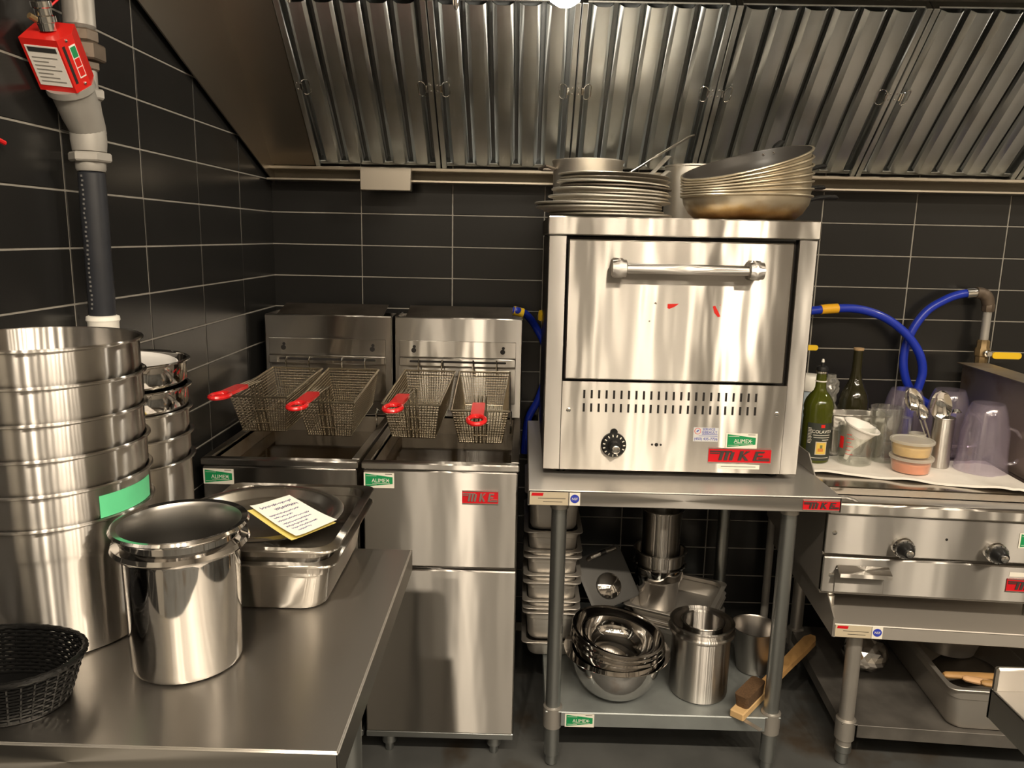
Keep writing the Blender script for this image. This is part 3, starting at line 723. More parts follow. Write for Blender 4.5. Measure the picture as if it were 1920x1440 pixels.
def service(w=.066, h=.037):
    m = MB(); m.prism([(0, 0), (w, 0), (w, h), (0, h)], 0, .0005, 0)
    m.lathe([(w * .13, .0005), (w * .13, .0009)], 20, 1, Matrix.Translation((w * .17, h * .74, 0))); m.lathe([(w * .11, .0009), (w * .11, .0011)], 20, 0, Matrix.Translation((w * .17, h * .74, 0)))
    m.prism([(w * .10, h * .66), (w * .19, h * .72), (w * .24, h * .86), (w * .15, h * .78)], .0011, .0014, 2)
    m.text('SERVICE', h * .24, Matrix.Translation((w * .36, h * .80, .0008)), 2); m.text('GIBEAULT', h * .25, Matrix.Translation((w * .33, h * .58, .0008)), 2, sx=.95)
    m.box(w * .34, w * .97, h * .50, h * .53, .0005, .0009, 0, 2); m.box(w * .22, w * .97, h * .38, h * .405, .0005, .0009, 0, 2)
    m.text('(450) 435-7736', h * .27, Matrix.Translation((w * .04, h * .10, .0008)), 2, sx=.97)
    return m, [mat('sticker_pale', (.62, .63, .64), .5), REDP, BLUEI]
decal('service_sticker', service, lp, .4555, yy - .0003, .930, label='pale sticker with blue service phone number', w=.066, h=.038)
decal('sticker', alimex, lp, .542, yy - .0003, .9135, label='green and white sticker reading ALIMEX', w=.083, h=.041)
decal('badge', mke, lp, .499, yy - .0003, .873, label='red maker badge with dark letters', w=.165, h=.041, letters='dark')
m = MB(); m.prism([(0, 0), (.108, 0), (.108, .012), (0, .012)], 0, .0005, 0); m.box(.006, .098, .0055, .0068, .0005, .0008, 0, 1)
mx = XZ(.528, yy - .0003, .857); m.v = [mx @ p for p in m.v]; obj('serial_label', m, [STICK, INKB], lp, smooth=False)

# ------------------------------------------------------------------ pans on the oven
ZO = 1.507
names = ['lowest', 'second lowest', 'third lowest', 'fourth lowest', 'fifth lowest', 'sixth lowest', 'seventh lowest', 'eighth lowest', 'fourth from the top', 'third from the top']
z = ZO
random.seed(3)
spec = [(.166, .008, 0), (.163, -.010, .35), (.170, -.024, .1), (.172, -.026, .75), (.156, .014, .6), (.162, .000, 1.1), (.150, .020, .9), (.157, .004, 1.6), (.150, .020, 1.5), (.152, .012, 2.2)]
for i, (R, dx, tl_) in enumerate(spec):
    prof = [(.001, 0), (R * .86, 0), (R * .90, .0015), (R * .97, .0045), (R - .001, .0050), (R + .001, .0062), (R + .001, .0092), (R - .001, .0104), (R * .965, .0098), (R * .89, .0032), (.001, .0022)]
    o = obj('pizza_pan', MB().lathe(prof, 48), ALUD if i in (8,) else ALU, None, world=False, loc=(.222 + dx, -.498 + random.uniform(-.008, .008), z), rot=(R_(random.uniform(-.4, .4)), R_(tl_), random.uniform(0, 6)))
    o.rotation_euler = (0, R_(tl_), 0)
    tag(o, f'thin round pizza pan on the oven, {names[i]} of its stack' if i < 8 else (f'blackened pizza pan high in the stack on the oven' if i == 8 else 'pale pizza pan right under the two top frying pans'), 'pan', 'pizza pans stacked on the oven')
    z += .0089 if i < 7 else .0096
def skillet(R, h, label, loc, rot, hang, hrise, hlen, m_=ALU, hm=ALU):
    t = thing('frying_pan', label, 'pan', loc, rot, 'flat frying pans on the plate stack')
    prof = [(.001, 0), (R * .78, 0), (R * .84, .002), (R * .98, h - .002), (R, h), (R - .001, h + .001), (R * .97, h - .001), (R * .83, .004), (R * .77, .002), (.001, .002)]
    obj('pan_body', MB().lathe(prof, 44), m_, t, world=False)
    a = R_(hang); d = Vector((math.cos(a), math.sin(a), 0)); 
    P = [d * (R - .002) + Vector((0, 0, h * .6)), d * (R + .03) + Vector((0, 0, h * .7 + hrise * .15)), d * (R + hlen * .5) + Vector((0, 0, h + hrise * .5)), d * (R + hlen * .9) + Vector((0, 0, h + hrise)), d * (R + hlen) + Vector((0, 0, h + hrise))]
    sd = Vector((-d.y, d.x, 0))
    obj('handle', MB().tube(P, [.010, .009, .008, .010, .006], 10, flat=.3, flatdir=(0, 0, 1)), hm, t, world=False)
    return t
skillet(.152, .010, 'upper frying pan on the plate stack with its steel handle pointing back', (.236, -.492, z + .0105), (0, R_(1.6), 0), 52, .085, .165)
skillet(.150, .010, 'lower frying pan on the plate stack with a level handle', (.240, -.494, z), (0, R_(1.5), 0), 44, .045, .095)
sp = thing('saute_pan', 'deep dull aluminium saute pan behind the plate stack with long raised handle', 'pan', (.188, -.205, ZO))
R, h = .108, .178
obj('pan_body', MB().lathe([(.001, 0), (R - .012, 0), (R - .004, .004), (R - .001, h - .01), (R + .003, h - .004), (R + .003, h), (R - .002, h), (R - .004, h - .008), (R - .008, .006), (.001, .004)], 48), ALU, sp, world=False)
obj('long_handle', MB().tube([(.100, -.040, .128), (.145, -.06, .155), (.19, -.075, .185), (.285, -.10, .243), (.30, -.104, .248)], [.011, .009, .008, .010, .006], 10, flat=.35, flatdir=(0, 0, 1)), SC, sp, world=False)
obj('helper_handle', MB().tube([(-.102, -.035, .150), (-.130, -.045, .158), (-.150, -.030, .150), (-.140, -.005, .150), (-.106, -.008, .150)], .005, 8), ALUD, sp, world=False)
obj('stock_pot', MB().lathe([(.001, 0), (.078, 0), (.083, .004), (.084, .165), (.087, .168), (.087, .172), (.081, .172), (.0805, .006), (.001, .004)], 44), ALU, None, world=False, loc=(.516, -.178, ZO))
tag(bpy.data.objects['stock_pot'], 'grey aluminium pot standing between the plate stack and the frying pans', 'pot')

random.seed(5)
NP = 7
CXB, CYB, RB = .617, -.425, .178
tilts = [.5, 2.8, 5.1, 7.6, 10.2, 12.8, 15.4]
wl = ['deep browned frying pan at the bottom of the tilted pan stack', 'second frying pan from the bottom of the tilted stack', 'third frying pan from the bottom of the tilted stack', 'middle frying pan of the tilted stack', 'third frying pan from the top of the tilted stack', 'second frying pan from the top of the tilted stack', 'top frying pan of the tilted stack showing its dark nonstick inside']
# browned aluminium: heat stain low on the pan body
PANM, n_, l_, b_ = _new('browned_pan')
b_.inputs['Metallic'].default_value = .9; b_.inputs['Roughness'].default_value = .36
tc = n_.new('ShaderNodeTexCoord'); sep = n_.new('ShaderNodeSeparateXYZ'); l_.new(tc.outputs['Object'], sep.inputs[0])
nz = n_.new('ShaderNodeTexNoise'); nz.inputs['Scale'].default_value = 16; nz.inputs['Detail'].default_value = 6; l_.new(tc.outputs['Object'], nz.inputs['Vector'])
ma = n_.new('ShaderNodeMath'); ma.operation = 'MULTIPLY_ADD'; ma.inputs[1].default_value = .06; l_.new(nz.outputs['Fac'], ma.inputs[0]); l_.new(sep.outputs['Z'], ma.inputs[2])
cr = n_.new('ShaderNodeValToRGB'); l_.new(ma.outputs[0], cr.inputs[0])
mr_ = n_.new('ShaderNodeMapRange'); mr_.inputs['From Min'].default_value = .02; mr_.inputs['From Max'].default_value = .10; l_.new(ma.outputs[0], mr_.inputs['Value']); l_.new(mr_.outputs[0], cr.inputs[0])
e = cr.color_ramp.elements; e[0].position = .1; e[0].color = (.26, .13, .045, 1); e[1].position = .75; e[1].color = (.66, .58, .44, 1)
k_ = e.new(.42); k_.color = (.50, .33, .14, 1)
l_.new(cr.outputs[0], b_.inputs['Base Color'])
def wok():
    t = bpy.data.objects.new('frying_pan', None); C.objects.link(t); WM[t.name] = Matrix.Identity(4)
    o_ = [(.001, 0), (.118, 0), (.135, .004), (.155, .020), (.170, .045), (RB - .004, .062), (RB + .002, .0645), (RB + .003, .0665), (RB + .002, .069), (RB - .003, .0695)]
    i_ = [(RB - .005, .066), (.1675, .045), (.1525, .0215), (.133, .006), (.117, .0022), (.001, .0022)]
    mb = MB().lathe(o_, 60, 0, cap1=False); mb.lathe([o_[-1]] + i_, 60, 1, cap0=False)
    obj('pan_body', mb, [PANM, NONSTICK], t, world=False)
    return t
def add_handle(t, az, ln=1.0):
    a = R_(az); d = Vector((math.cos(a), math.sin(a), 0)); u = Vector((0, 0, 1)); s_ = Vector((-d.y, d.x, 0))
    hb = obj('handle_bracket', MB().tube([d * (RB - .006) + u * .052, d * (RB + .02) + u * .056, d * (RB + .045) + u * .062], [.008, .007, .006], 8, flat=.4, flatdir=(0, 0, 1)), CHROME, t, world=False)
    obj('handle', MB().tube([d * (RB + .028) + u * .058, d * (RB + .05) + u * .063, d * (RB + .05 + .04 * ln) + u * (.063 + .008 * ln), d * (RB + .05 + .08 * ln) + u * (.063 + .012 * ln), d * (RB + .05 + .115 * ln) + u * (.063 + .012 * ln), d * (RB + .05 + .125 * ln) + u * (.063 + .010 * ln)], [.006, .010, .0115, .011, .012, .006], 12, flat=.6, flatdir=(0, 0, 1)), BLACK, t, world=False)
    for q in (-.016, .016): obj('rivet', MB().lathe([(.005, 0), (.004, .002), (.001, .003)], 10, 0, Matrix.Translation(d * (RB - .0075) + s_ * q + u * .056) @ Matrix.Rotation(a, 4, 'Z') @ Matrix.Rotation(-PI / 2, 4, 'Y')), CHROME, t, world=False)
azs = [26, 34, 44, 32, 46, 36, 52]
base = wok()
for i in range(NP):
    o = base if i == 0 else copy_tree(base)
    tag(o, wl[i], 'pan', 'nonstick frying pans stacked on the oven')
    tx, ty = math.tan(R_(tilts[i])), math.tan(R_(tilts[i] * .62))
    T = math.atan(math.hypot(tx, ty)); be = math.atan2(ty, tx)
    Rm = Matrix.Rotation(T, 3, Vector((math.sin(be), -math.cos(be), 0)))       # uphill towards the back right, resting on the low rim
    low = Vector((-RB * math.cos(be), -RB * math.sin(be), .0665))
    piv = Vector((CXB, CYB, ZO)) + low + Vector((0, 0, i * .0066))
    place(o, piv - Rm @ low, tuple(Rm.to_euler()))
for i, o in enumerate([x for x in bpy.data.objects if x.name.startswith('frying_pan') and x.get('group', '').startswith('nonstick')]):
    k = wl.index(o['label']); add_handle(o, azs[k], (1.0, 1.0, .8, .9, .55, .6, .45)[k])

# ------------------------------------------------------------------ under the oven table
ZS = .1765
def lath(name, prof, seg, m_, loc, label, cat, group=None, rot=(0, 0, 0), mats=None):
    o = obj(name, MB().lathe(prof, seg), m_, None, world=False, loc=loc, rot=rot); return tag(o, label, cat, group)
# left stack of third-size pans: rim heights from the photo, bottom to top
pans = [(.060, .0), (.135, .0), (.020, 0), (.030, 0), (.075, 0), (.030, 0), (.080, 0), (.030, 0), (.080, 0), (.16, 0)]
rz = [.232, .330, .345, .369, .428, .453, .510, .530, .590, .712]
hh = [.055, .100, .040, .050, .085, .052, .085, .052, .085, .125]
ordn = ['bottom', 'second from the bottom', 'third from the bottom', 'fourth from the bottom', 'fifth from the bottom', 'sixth from the bottom', 'fourth from the top', 'third from the top', 'second from the top', 'topmost']
for i in range(10):
    o = obj('hotel_pan', pan_mb(.176, .30, hh[i], r=.03, taper=.006 + .0, rim=.012), SD, None, world=False, loc=(.105 + random.uniform(-.0006, .0006), -.345 + random.uniform(-.0006, .0006), rz[i] - hh[i]))
    tag(o, f'narrow steel hotel pan beside the fryer, {ordn[i]} in its stack', 'hotel pan', 'narrow hotel pans stacked beside the fryer')
# mixing bowls
def bowl_prof(R, h, rim=.016, base=.05):
    P = []
    for k in range(10):
        a = k / 9 * PI / 2; P.append((base + (R - base) * math.sin(a), h * (1 - math.cos(a))))
    out = [(.001, 0)] + P + [(R + rim, h + .0005), (R + rim + .001, h + .002), (R + rim, h + .003), (R - .001, h + .002)]
    inn = [(r - .0012 if r > base else base - .001, z_ + .0014) for r, z_ in P[::-1][1:]] + [(.001, .0014)]
    return out + inn
bl_ = [(.128, .125, .022, (.288, -.640, ZS), (0, 0, 0), 'large steel mixing bowl with wide rim on the shelf at the bottom of the bowls'),
       (.124, .085, .010, (.280, -.642, ZS + .066), (R_(2), R_(6), 0), 'steel mixing bowl resting tilted inside the largest bowl'),
       (.124, .085, .008, (.278, -.642, ZS + .083), (R_(2.5), R_(7), 0), 'steel mixing bowl second from the top of the bowl stack'),
       (.124, .085, .007, (.277, -.642, ZS + .100), (R_(3), R_(8), 0), 'shiny steel mixing bowl at the top of the bowl stack holding a smaller bowl'),
       (.100, .060, .004, (.280, -.648, ZS + .112), (R_(3), R_(9), 0), 'small shallow bowl lying inside the top mixing bowl')]
for R, h, rim, loc, rot, lab in bl_:
    lath('mixing_bowl', bowl_prof(R, h, rim), 56, SP, loc, lab, 'bowl', 'mixing bowls nested on the table shelf', rot)
def inset_prof(R, h, collar=.04, step=.010, rim=.008, taper=.010, t=.001):
    rb = R - step - taper
    o_ = [(.001, 0), (rb - .008, 0), (rb - .002, .003), (rb, .010), (R - step, h - collar - .008), (R - .003, h - collar), (R, h - collar + .006), (R, h - .004), (R + rim * .6, h - .003), (R + rim, h - .0015), (R + rim, h + .0005), (R + rim * .6, h + .002), (R, h + .001)]
    i_ = [(R - t, h - .004), (R - t, h - collar + .007), (R - .003 - t, h - collar + t), (R - step - t, h - collar - .007), (rb - t, .011), (rb - .003 - t, .004 + t), (.001, .0015)]
    return o_ + i_
lath('bain_marie_pot', [(.001, 0), (.072, 0), (.080, .003), (.082, .010), (.082, .184), (.092, .189), (.094, .194), (.092, .199), (.083, .202), (.083, .211), (.090, .213), (.091, .216), (.088, .217), (.080, .213), (.0795, .012), (.001, .003)], 56, SC, (.528, -.632, ZS), 'cylindrical steel pot on the shelf with a smaller pot inside', 'pot')
lath('bain_marie_pot', [(.001, 0), (.052, 0), (.055, .004), (.055, .150), (.060, .154), (.061, .156), (.059, .158), (.054, .155), (.0535, .006), (.001, .002)], 48, SC, (.532, -.625, ZS + .056), 'smaller steel pot standing inside the cylindrical pot on the shelf', 'pot')
lath('tapered_cup', [(.001, 0), (.044, 0), (.047, .003), (.069, .138), (.071, .141), (.069, .142), (.0655, .137), (.0455, .005), (.001, .002)], 44, steel('dark_steel', .3, 0, col=(.34, .32, .30), wave=.05), (.720, -.512, ZS), 'tapered steel cup on the shelf behind the right front leg', 'cup')
# rear stack of rectangular pans with bain-marie pots on it
RZ = R_(-26)
for i, (h, zz, lab) in enumerate([(.10, ZS, 'steel hotel pan at the bottom under the rotated baking pans'), (.055, ZS + .060, 'middle rotated pan under the pots at the back of the shelf'), (.055, ZS + .090, 'rotated shallow pan carrying the pots at the back of the shelf')]):
    o = obj('hotel_pan', pan_mb(.265, .32, h, r=.035, taper=.012), SD, None, world=False, loc=(.520, -.315, zz), rot=(0, 0, RZ))
    tag(o, lab, 'hotel pan', 'rotated pans at the back of the table shelf')
zb = ZS + .093
lath('inset_pot', inset_prof(.078, .150, .045, .008), 48, SP, (.462, -.300, zb), 'dark mirror-like pot at the bottom of the pots behind the mixing bowls', 'pot', 'pots on the rotated pan')
lath('inset_pot', inset_prof(.078, .150, .045, .008), 48, SC, (.462, -.300, zb + .0475), 'second pot of the column behind the mixing bowls', 'pot', 'pots on the rotated pan')
lath('bain_marie_pot', [(.001, 0), (.054, 0), (.060, .004), (.061, .215), (.068, .218), (.068, .221), (.060, .221), (.0595, .006), (.001, .002)], 44, SC, (.462, -.300, zb + .115), 'narrow upright pot on top of the column behind the mixing bowls', 'pot', 'pots on the rotated pan')
# tilted cover with handle
cv = thing('pan_cover', 'dark steel pan cover with a bar handle leaning behind the mixing bowls', 'cover', (.26, -.42, ZS))
A = Vector((.318, -.315, .482)); u = Vector((.066, -.075, -.135)).normalized(); v_ = Vector((-.20, -.13, -.115)); v_ = (v_ - u * v_.dot(u)).normalized(); nn = u.cross(v_).normalized()
if nn.y > 0: nn = -nn
MC = Matrix((u, v_, nn)).transposed().to_4x4(); MC.translation = A
m = MB().loops([[MC @ Vector(p) for p in rrect(.083 + o_, .078 + o_, .012, z_, cx=.083, cy=.078)] for o_, z_ in ((0, 0), (.004, .001), (.004, .003), (0, .004))])
obj('cover_panel', m, mat('dark_cover', (.045, .044, .042), .5, .5), cv)
m = MB().lathe([(.042, .004), (.039, .010), (.026, .016), (.001, .019)], 36, 0, MC @ Matrix.Translation((.108, .082, 0)))
tag(obj('cover_dome', m, SP, cv), label='shiny round boss')
m = MB().tube([MC @ Vector(p) for p in ((.010, .012, .004), (.008, .020, .022), (.008, .045, .024), (.008, .085, .024), (.008, .105, .022), (.010, .113, .004))], .0065, 10)
hb = obj('handle', m, SC, cv)
obj('handle_grip', MB().tube([MC @ Vector((.008, .055, .024)), MC @ Vector((.008, .074, .024))], .0085, 12), BLACK, hb)
# brush
bd = Vector((.355, .40, .022)).normalized(); bp = Vector((.602, -.772, .1765)); bs = Vector((bd.y, -bd.x, 0)).normalized(); bu = bs.cross(bd)
if bu.z < 0: bu = -bu
MBR = Matrix((bd, bs, bu)).transposed().to_4x4(); MBR.translation = bp
br_t = thing('oven_brush', 'wooden oven brush with dark bristles and a long handle lying on the table shelf', 'brush', bp)
m = MB(); m.box(0, .155, -.020, .020, .001, .024, .003, 0, MBR)
obj('brush_block', m, WOODL, br_t)
m = MB()
L = []
for z_, g in ((.024, 0), (.045, .003), (.060, .005)): L.append([MBR @ Vector(p) for p in rrect(.052 + g, .018 + g * .5, .01, z_, cx=.078)])
obj('bristles', MB().loops(L), BRIST, br_t)
m = MB().loops([[MBR @ Vector((x, y * wd, z_)) for y, z_ in ((-1, .004), (1, .004), (1, .022), (-1, .022))] for x, wd in ((.155, .017), (.30, .016), (.43, .019), (.50, .019), (.525, .008))])
obj('handle', m, WOOD, br_t)
m = MB().plate([(.590, -.742, .1764), (.602, -.735, .1764), (.662, -.812, .1764), (.650, -.820, .1764)], (0, 0, .0012))
tag(obj('scraper', m, SD, smooth=False), 'thin grey scraper sticking out over the shelf front beside the brush', 'scraper')

# ------------------------------------------------------------------ griddle stand (turned slightly) and griddle
GA = R_(-4.0); GM = Matrix.Translation((.815, -.72, 0)) @ Matrix.Rotation(GA, 4, 'Z')
def G(x, y, z): return GM @ Vector((x, y, z))
gs = thing('griddle_stand', 'low steel equipment stand with grey legs under the griddle', 'stand', (.815, -.72, 0), (0, 0, GA))
m = MB(); m.box(.034, .95, -.035, .60, .452, .458, .002); m.box(.034, .95, -.035, -.031, .420, .457, .0015); m.box(.946, .95, -.035, .60, .42, .455); m.box(.034, .038, -.035, .60, .42, .455); m.box(.034, .95, .596, .60, .42, .455)
obj('stand_top', m, steel('stand_steel', .36, 0, col=(.66, .62, .57), wave=.06, metal=.70), gs, world=False)
obj('side_splash', MB().plate([(.033, -.035, .421), (.033, -.035, .475), (.033, .03, .512), (.033, .60, .512), (.033, .60, .421)], (-.003, 0, 0)), SD, gs, world=False)
for lx, ly in ((.118, .035), (.87, .035), (.118, .55), (.87, .55)):
    T = Matrix.Translation((lx, ly, 0))
    lg = obj('leg', MB().lathe([(.0205, .05), (.0205, .42)], 24, 0, T), SD, gs, world=False)
    ft = MB().lathe([(.012, 0), (.017, .005), (.017, .035), (.022, .04), (.022, .06)], 20, 0, T); obj('foot', ft, GALV, lg, world=False)
    obj('shelf_collar', MB().lathe([(.0215, .078), (.0265, .08), (.0270, .138), (.0215, .142)], 24, 0, T), SD, lg, world=False)
STAIN = mat('stained_shelf', (.13, .122, .112), .42, .35, noise=.85, nscale=9, bump=.1)
m = MB(); m.box(.10, .89, .012, .57, .131, .135, .001); m.box(.142, .846, .010, .014, .096, .135, .001); m.box(.10, .104, .06, .53, .10, .134); m.box(.886, .89, .06, .53, .10, .134)
obj('undershelf', m, STAIN, gs, world=False)
mp_ = MB()
def gdecal(name, fn, par, x, y, z, label=None, **k):
    mm, ms = fn(**k); mx = XZ(x, y, z); mm.v = [mx @ p for p in mm.v]; o = obj(name, mm, ms, par, world=False, smooth=False)
    if label: o['label'] = label
gdecal('maker_label', maker_plate, gs, .037, -.0352, .422, 'beige maker label', w=.093, h=.034)
gdecal('approval_sticker', nsf, gs, .132, -.0352, .422, 'blue and white NSF sticker', s=.027)

gr = thing('griddle', 'stainless countertop griddle with two control knobs and grease drawer', 'griddle', (.815, -.72, .458), (0, 0, GA))
IG = Matrix.Translation((0, 0, -.458))
def gobj(name, mb, m_, par=None, **k):
    mb.v = [IG @ p for p in mb.v]; return obj(name, mb, m_, par or gr, world=False, **k)
GW = .64
m = MB(); m.box(.002, .006, .018, .61, .525, .80); m.box(GW - .006, GW - .002, .018, .61, .525, .80); m.box(.006, GW - .006, .604, .61, .525, .80); m.box(.004, GW - .004, .018, .61, .520, .525); m.box(.006, GW - .006, .018, .022, .525, .76)
gobj('body', m, SD)
for lx in (.05, GW - .05):
    for ly in (.08, .54): gobj('leg', MB().lathe([(.017, .4585), (.019, .463), (.019, .49), (.014, .494), (.014, .52)], 18, 0, Matrix.Translation((lx, ly, 0))), CHROME)
cp = gobj('control_panel', MB().box(0, GW, 0, .018, .640, .752, .002), SF)
dp_ = gobj('drawer_panel', MB().box(0, GW, -.002, .018, .531, .632, .003), SF)
m = MB(); m.box(0, GW, -.012, .012, .755, .785, .004); gobj('front_rail', m, SO)
m = MB(); m.box(.0, GW, .012, .10, .768, .772); gobj('grease_gutter', m, ST)
m = MB(); m.box(.004, GW - .02, .10, .603, .772, .796, .003)
gobj('griddle_plate', m, steel('griddle_plate', .16, 0, 'Y', col=(.40, .37, .33), wave=.05, dirt=.5))
gobj('gutter_handle', MB().tube([(.008, .05, .782), (.060, .048, .783), (.078, .044, .779), (.086, .040, .774)], .006, 10, flat=.6), SC)
for kx in (.196, .428):
    mx = IG @ XZ(kx, 0, .671)
    k_o = MB().lathe([(.0275, -.0005), (.0275, .012), (.024, .016), (.0265, .020), (.025, .026)], 32, 0, mx)
    ko = obj('control_knob', k_o, CHROME, gr, world=False)
    obj('knob_grip', MB().lathe([(.022, .026), (.0215, .030), (.015, .048), (.0135, .050)], 28, 0, mx), BLACK, ko, world=False)
    obj('knob_cap', MB().lathe([(.0095, .050), (.0095, .055), (.006, .057)], 18, 0, mx), CHROME, ko, world=False)
    m = MB()
    for k in range(12):
        a = R_(-60 + k * 27); m.box(-.0008, .0008, .0225, .0255, .0262, .0272, 0, 0, mx @ Matrix.Rotation(a, 4, 'Z'))
    obj('dial_marks', m, INKB, ko, world=False)
for sx, sz in ((.022, .700), (.024, .582)):
    obj('screw', MB().lathe([(.0065, 0), (.0065, .0015), (.003, .003)], 14, 0, IG @ XZ(sx, -.002 if sz < .63 else 0, sz)), CHROME, gr, world=False)
obj('pilot_hole', MB().lathe([(.0035, 0), (.0035, .0005)], 12, 0, IG @ XZ(.307, -.0001, .696)), DARK, cp, world=False, smooth=False)
dw = gobj('grease_drawer', MB().box(.033, .160, -.005, -.002, .535, .602, .001), SF)
m = MB(); m.plate([(.036, -.005, .612), (.036, -.034, .600), (.036, -.036, .590), (.036, -.034, .592), (.036, -.008, .604), (.036, -.005, .604)], (.132, 0, 0))
tag(gobj('drawer_handle', m, SO, dw, smooth=False), label='folded sheet pull')
gdec = lambda name, fn, x, y, z, label, **k: gdecal(name, fn, gr, x, y, z - .458, label, **k)
gdec('sticker', alimex, .486, -.0006, .683, 'green and white sticker reading ALIMEX', w=.08, h=.041)
gdec('badge', mke, .470, -.0026, .563, 'red maker badge', w=.13, h=.036, letters='dark')
m = MB().box(.474, .56, -.0028, -.0022, .604, .616); gobj('serial_label', m, STICK)
m = MB(); m.box(.618, .624, .12, .675, .797, 1.065); gobj('side_splash', m, GREASE)
m = MB(); m.plate([(.598, .675, 1.066), (.616, .10, 1.066), (.70, .10, 1.066), (.70, .675, 1.066)], (0, 0, .003)); gobj('splash_flange', m, GREASE)

# ------------------------------------------------------------------ things on the griddle
ZT = .7965
# towel: folded cloth with a drooping wavy front edge
tw = MB(); nx, ny = 40, 16; top = []; bot = []
for j in range(ny + 1):
    for i in range(nx + 1):
        s = i / nx; t_ = j / ny
        x = .012 + (.575 - .012) * s + .012 * t_; y0 = .212 - .112 * s ** 1.2; y = y0 + (.40 - y0) * t_
        z = .0012 + .0022 * (math.sin(9 * s + 3 * t_) * .5 + .5) * (1 - t_) + .0022 * (math.sin(31 * s + 5 * t_) * .5 + .5) * max(0, 1 - 2.2 * t_)
        if t_ < .2: z += .006 * (1 - t_ / .2) * (math.sin(17 * s) * .5 + .5)
        if s > .9: z += .004
        top.append(G(x, y, ZT + z + .0035)); bot.append(G(x, y, ZT + max(.0004, z - .003)))
n1 = nx + 1; fs = []
for j in range(ny):
    for i in range(nx): fs.append((j * n1 + i, j * n1 + i + 1, (j + 1) * n1 + i + 1, (j + 1) * n1 + i))
k0 = len(top); fb = [tuple(k0 + q for q in f[::-1]) for f in fs]
ed = [i for i in range(n1)] + [j * n1 + nx for j in range(1, ny + 1)] + [ny * n1 + i for i in range(nx - 1, -1, -1)] + [j * n1 for j in range(ny - 1, 0, -1)]
sd = [(ed[q], ed[(q + 1) % len(ed)], k0 + ed[(q + 1) % len(ed)], k0 + ed[q]) for q in range(len(ed))]
tw.add(top + bot, fs + fb + sd)
tag(obj('towel', tw, TOWEL), 'folded white towel spread over the griddle under the jars', 'towel')
ZI = ZT + .0062
def at(name, label, cat, x, y, group=None, z=None): return thing(name, label, cat, G(x, y, ZI if z is None else z), (0, 0, GA), group)
# olive oil bottle
ob = at('oil_bottle', 'green glass olive oil bottle with pourer and dark printed label', 'bottle', .055, .335)
obj('bottle_glass', MB().lathe([(.001, 0), (.038, 0), (.0415, .004), (.0415, .06), (.0415, .128), (.0405, .136), (.043, .148), (.0415, .157), (.0435, .168), (.0415, .178), (.038, .190), (.028, .206), (.019, .216), (.0155, .226), (.0145, .258), (.0135, .276), (.011, .276), (.0125, .225), (.025, .205), (.036, .186), (.0395, .165), (.039, .01), (.001, .006)], 48), OLIVE, ob, world=False)
LB = MB(); seg = 60
def wrap(mb, r, a0, a1, z0, z1, mi, n=24, th=.0004):
    V = []; F = []
    for k in range(n + 1):
        a = R_(a0 + (a1 - a0) * k / n); V += [(r * math.cos(a), r * math.sin(a), z0), (r * math.cos(a), r * math.sin(a), z1)]
    for k in range(n): F.append((2 * k, 2 * k + 2, 2 * k + 3, 2 * k + 1))
    mb.add(V, F, mi)
def wraptext(mb, s_, size, r, acen, z, mi):
    t_ = MB().text(s_, size, Matrix.Identity(4), 0, 0.0, 'CENTER')
    mb.add([(r * math.cos(R_(acen) + p.x / r), r * math.sin(R_(acen) + p.x / r), z + p.y) for p in t_.v], t_.f, mi)
ACF = -90 + 8
wrap(LB, .0419, ACF - 62, ACF + 62, .010, .124, 0)
for k in range(11): wrap(LB, .0422, ACF - 58, ACF - 44 + (k * 7) % 5, .062 + .0045 * k, .0635 + .0045 * k, 1, 4)
wrap(LB, .0422, ACF - 8, ACF + 8, .111, .120, 2, 4)
wraptext(LB, 'COLAVITA', .0135, .0423, ACF + 2, .094, 1)
wrap(LB, .0422, ACF - 36, ACF + 36, .087, .0885, 1, 8); wrap(LB, .0422, ACF - 34, ACF + 36, .080, .0815, 1, 8); wrap(LB, .0422, ACF + 0, ACF + 30, .073, .0745, 1, 8)
wrap(LB, .0422, ACF - 24, ACF + 22, .028, .068, 3, 10); wrap(LB, .0424, ACF - 20, ACF + 18, .031, .065, 4, 10)
wrap(LB, .0426, ACF - 14, ACF + 8, .038, .048, 5, 6); wrap(LB, .0426, ACF - 6, ACF + 4, .048, .058, 6, 6)
wrap(LB, .0422, ACF - 40, ACF + 40, .018, .0192, 1, 10)
tag(obj('bottle_label', LB, [mat('label_dark', (.03, .035, .028), .5), STICK, REDP, BEIGE, mat('label_gold', (.66, .46, .08), .5), mat('label_orange', (.55, .20, .04), .5), mat('label_olive', (.16, .17, .06), .5)], ob, world=False), label='dark label with white lettering and a yellow picture')
obj('neck_ring', MB().lathe([(.0150, .243), (.0165, .244), (.0165, .2465), (.0150, .2475)], 28), WHITE, ob, world=False)
obj('collar_ring', MB().lathe([(.0142, .268), (.0165, .269), (.0165, .275), (.0142, .276)], 28), CHROME, ob, world=False)
obj('pourer', MB().lathe([(.0125, .2765), (.0170, .277), (.0170, .281), (.0155, .288), (.011, .291), (.005, .292), (.004, .305), (.001, .306)], 28), BLACK, ob, world=False)
obj('pourer_spout', MB().lathe([(.0045, .292), (.0042, .306), (.003, .311), (.001, .312)], 14), WHITE, ob, world=False)
# white-capped pale jug behind it
jg = at('white_jug', 'pale blue plastic jug with white cap behind the olive oil bottle', 'jug', .085, .545, z=ZT)
obj('jug_body', MB().lathe([(.001, 0), (.042, 0), (.045, .006), (.045, .15), (.040, .172), (.032, .182), (.028, .184)], 36), BLUEJ, jg, world=False)
obj('cap', MB().lathe([(.036, .185), (.037, .188), (.037, .226), (.034, .233), (.028, .236), (.001, .236)], 36), WHITE, jg, world=False)
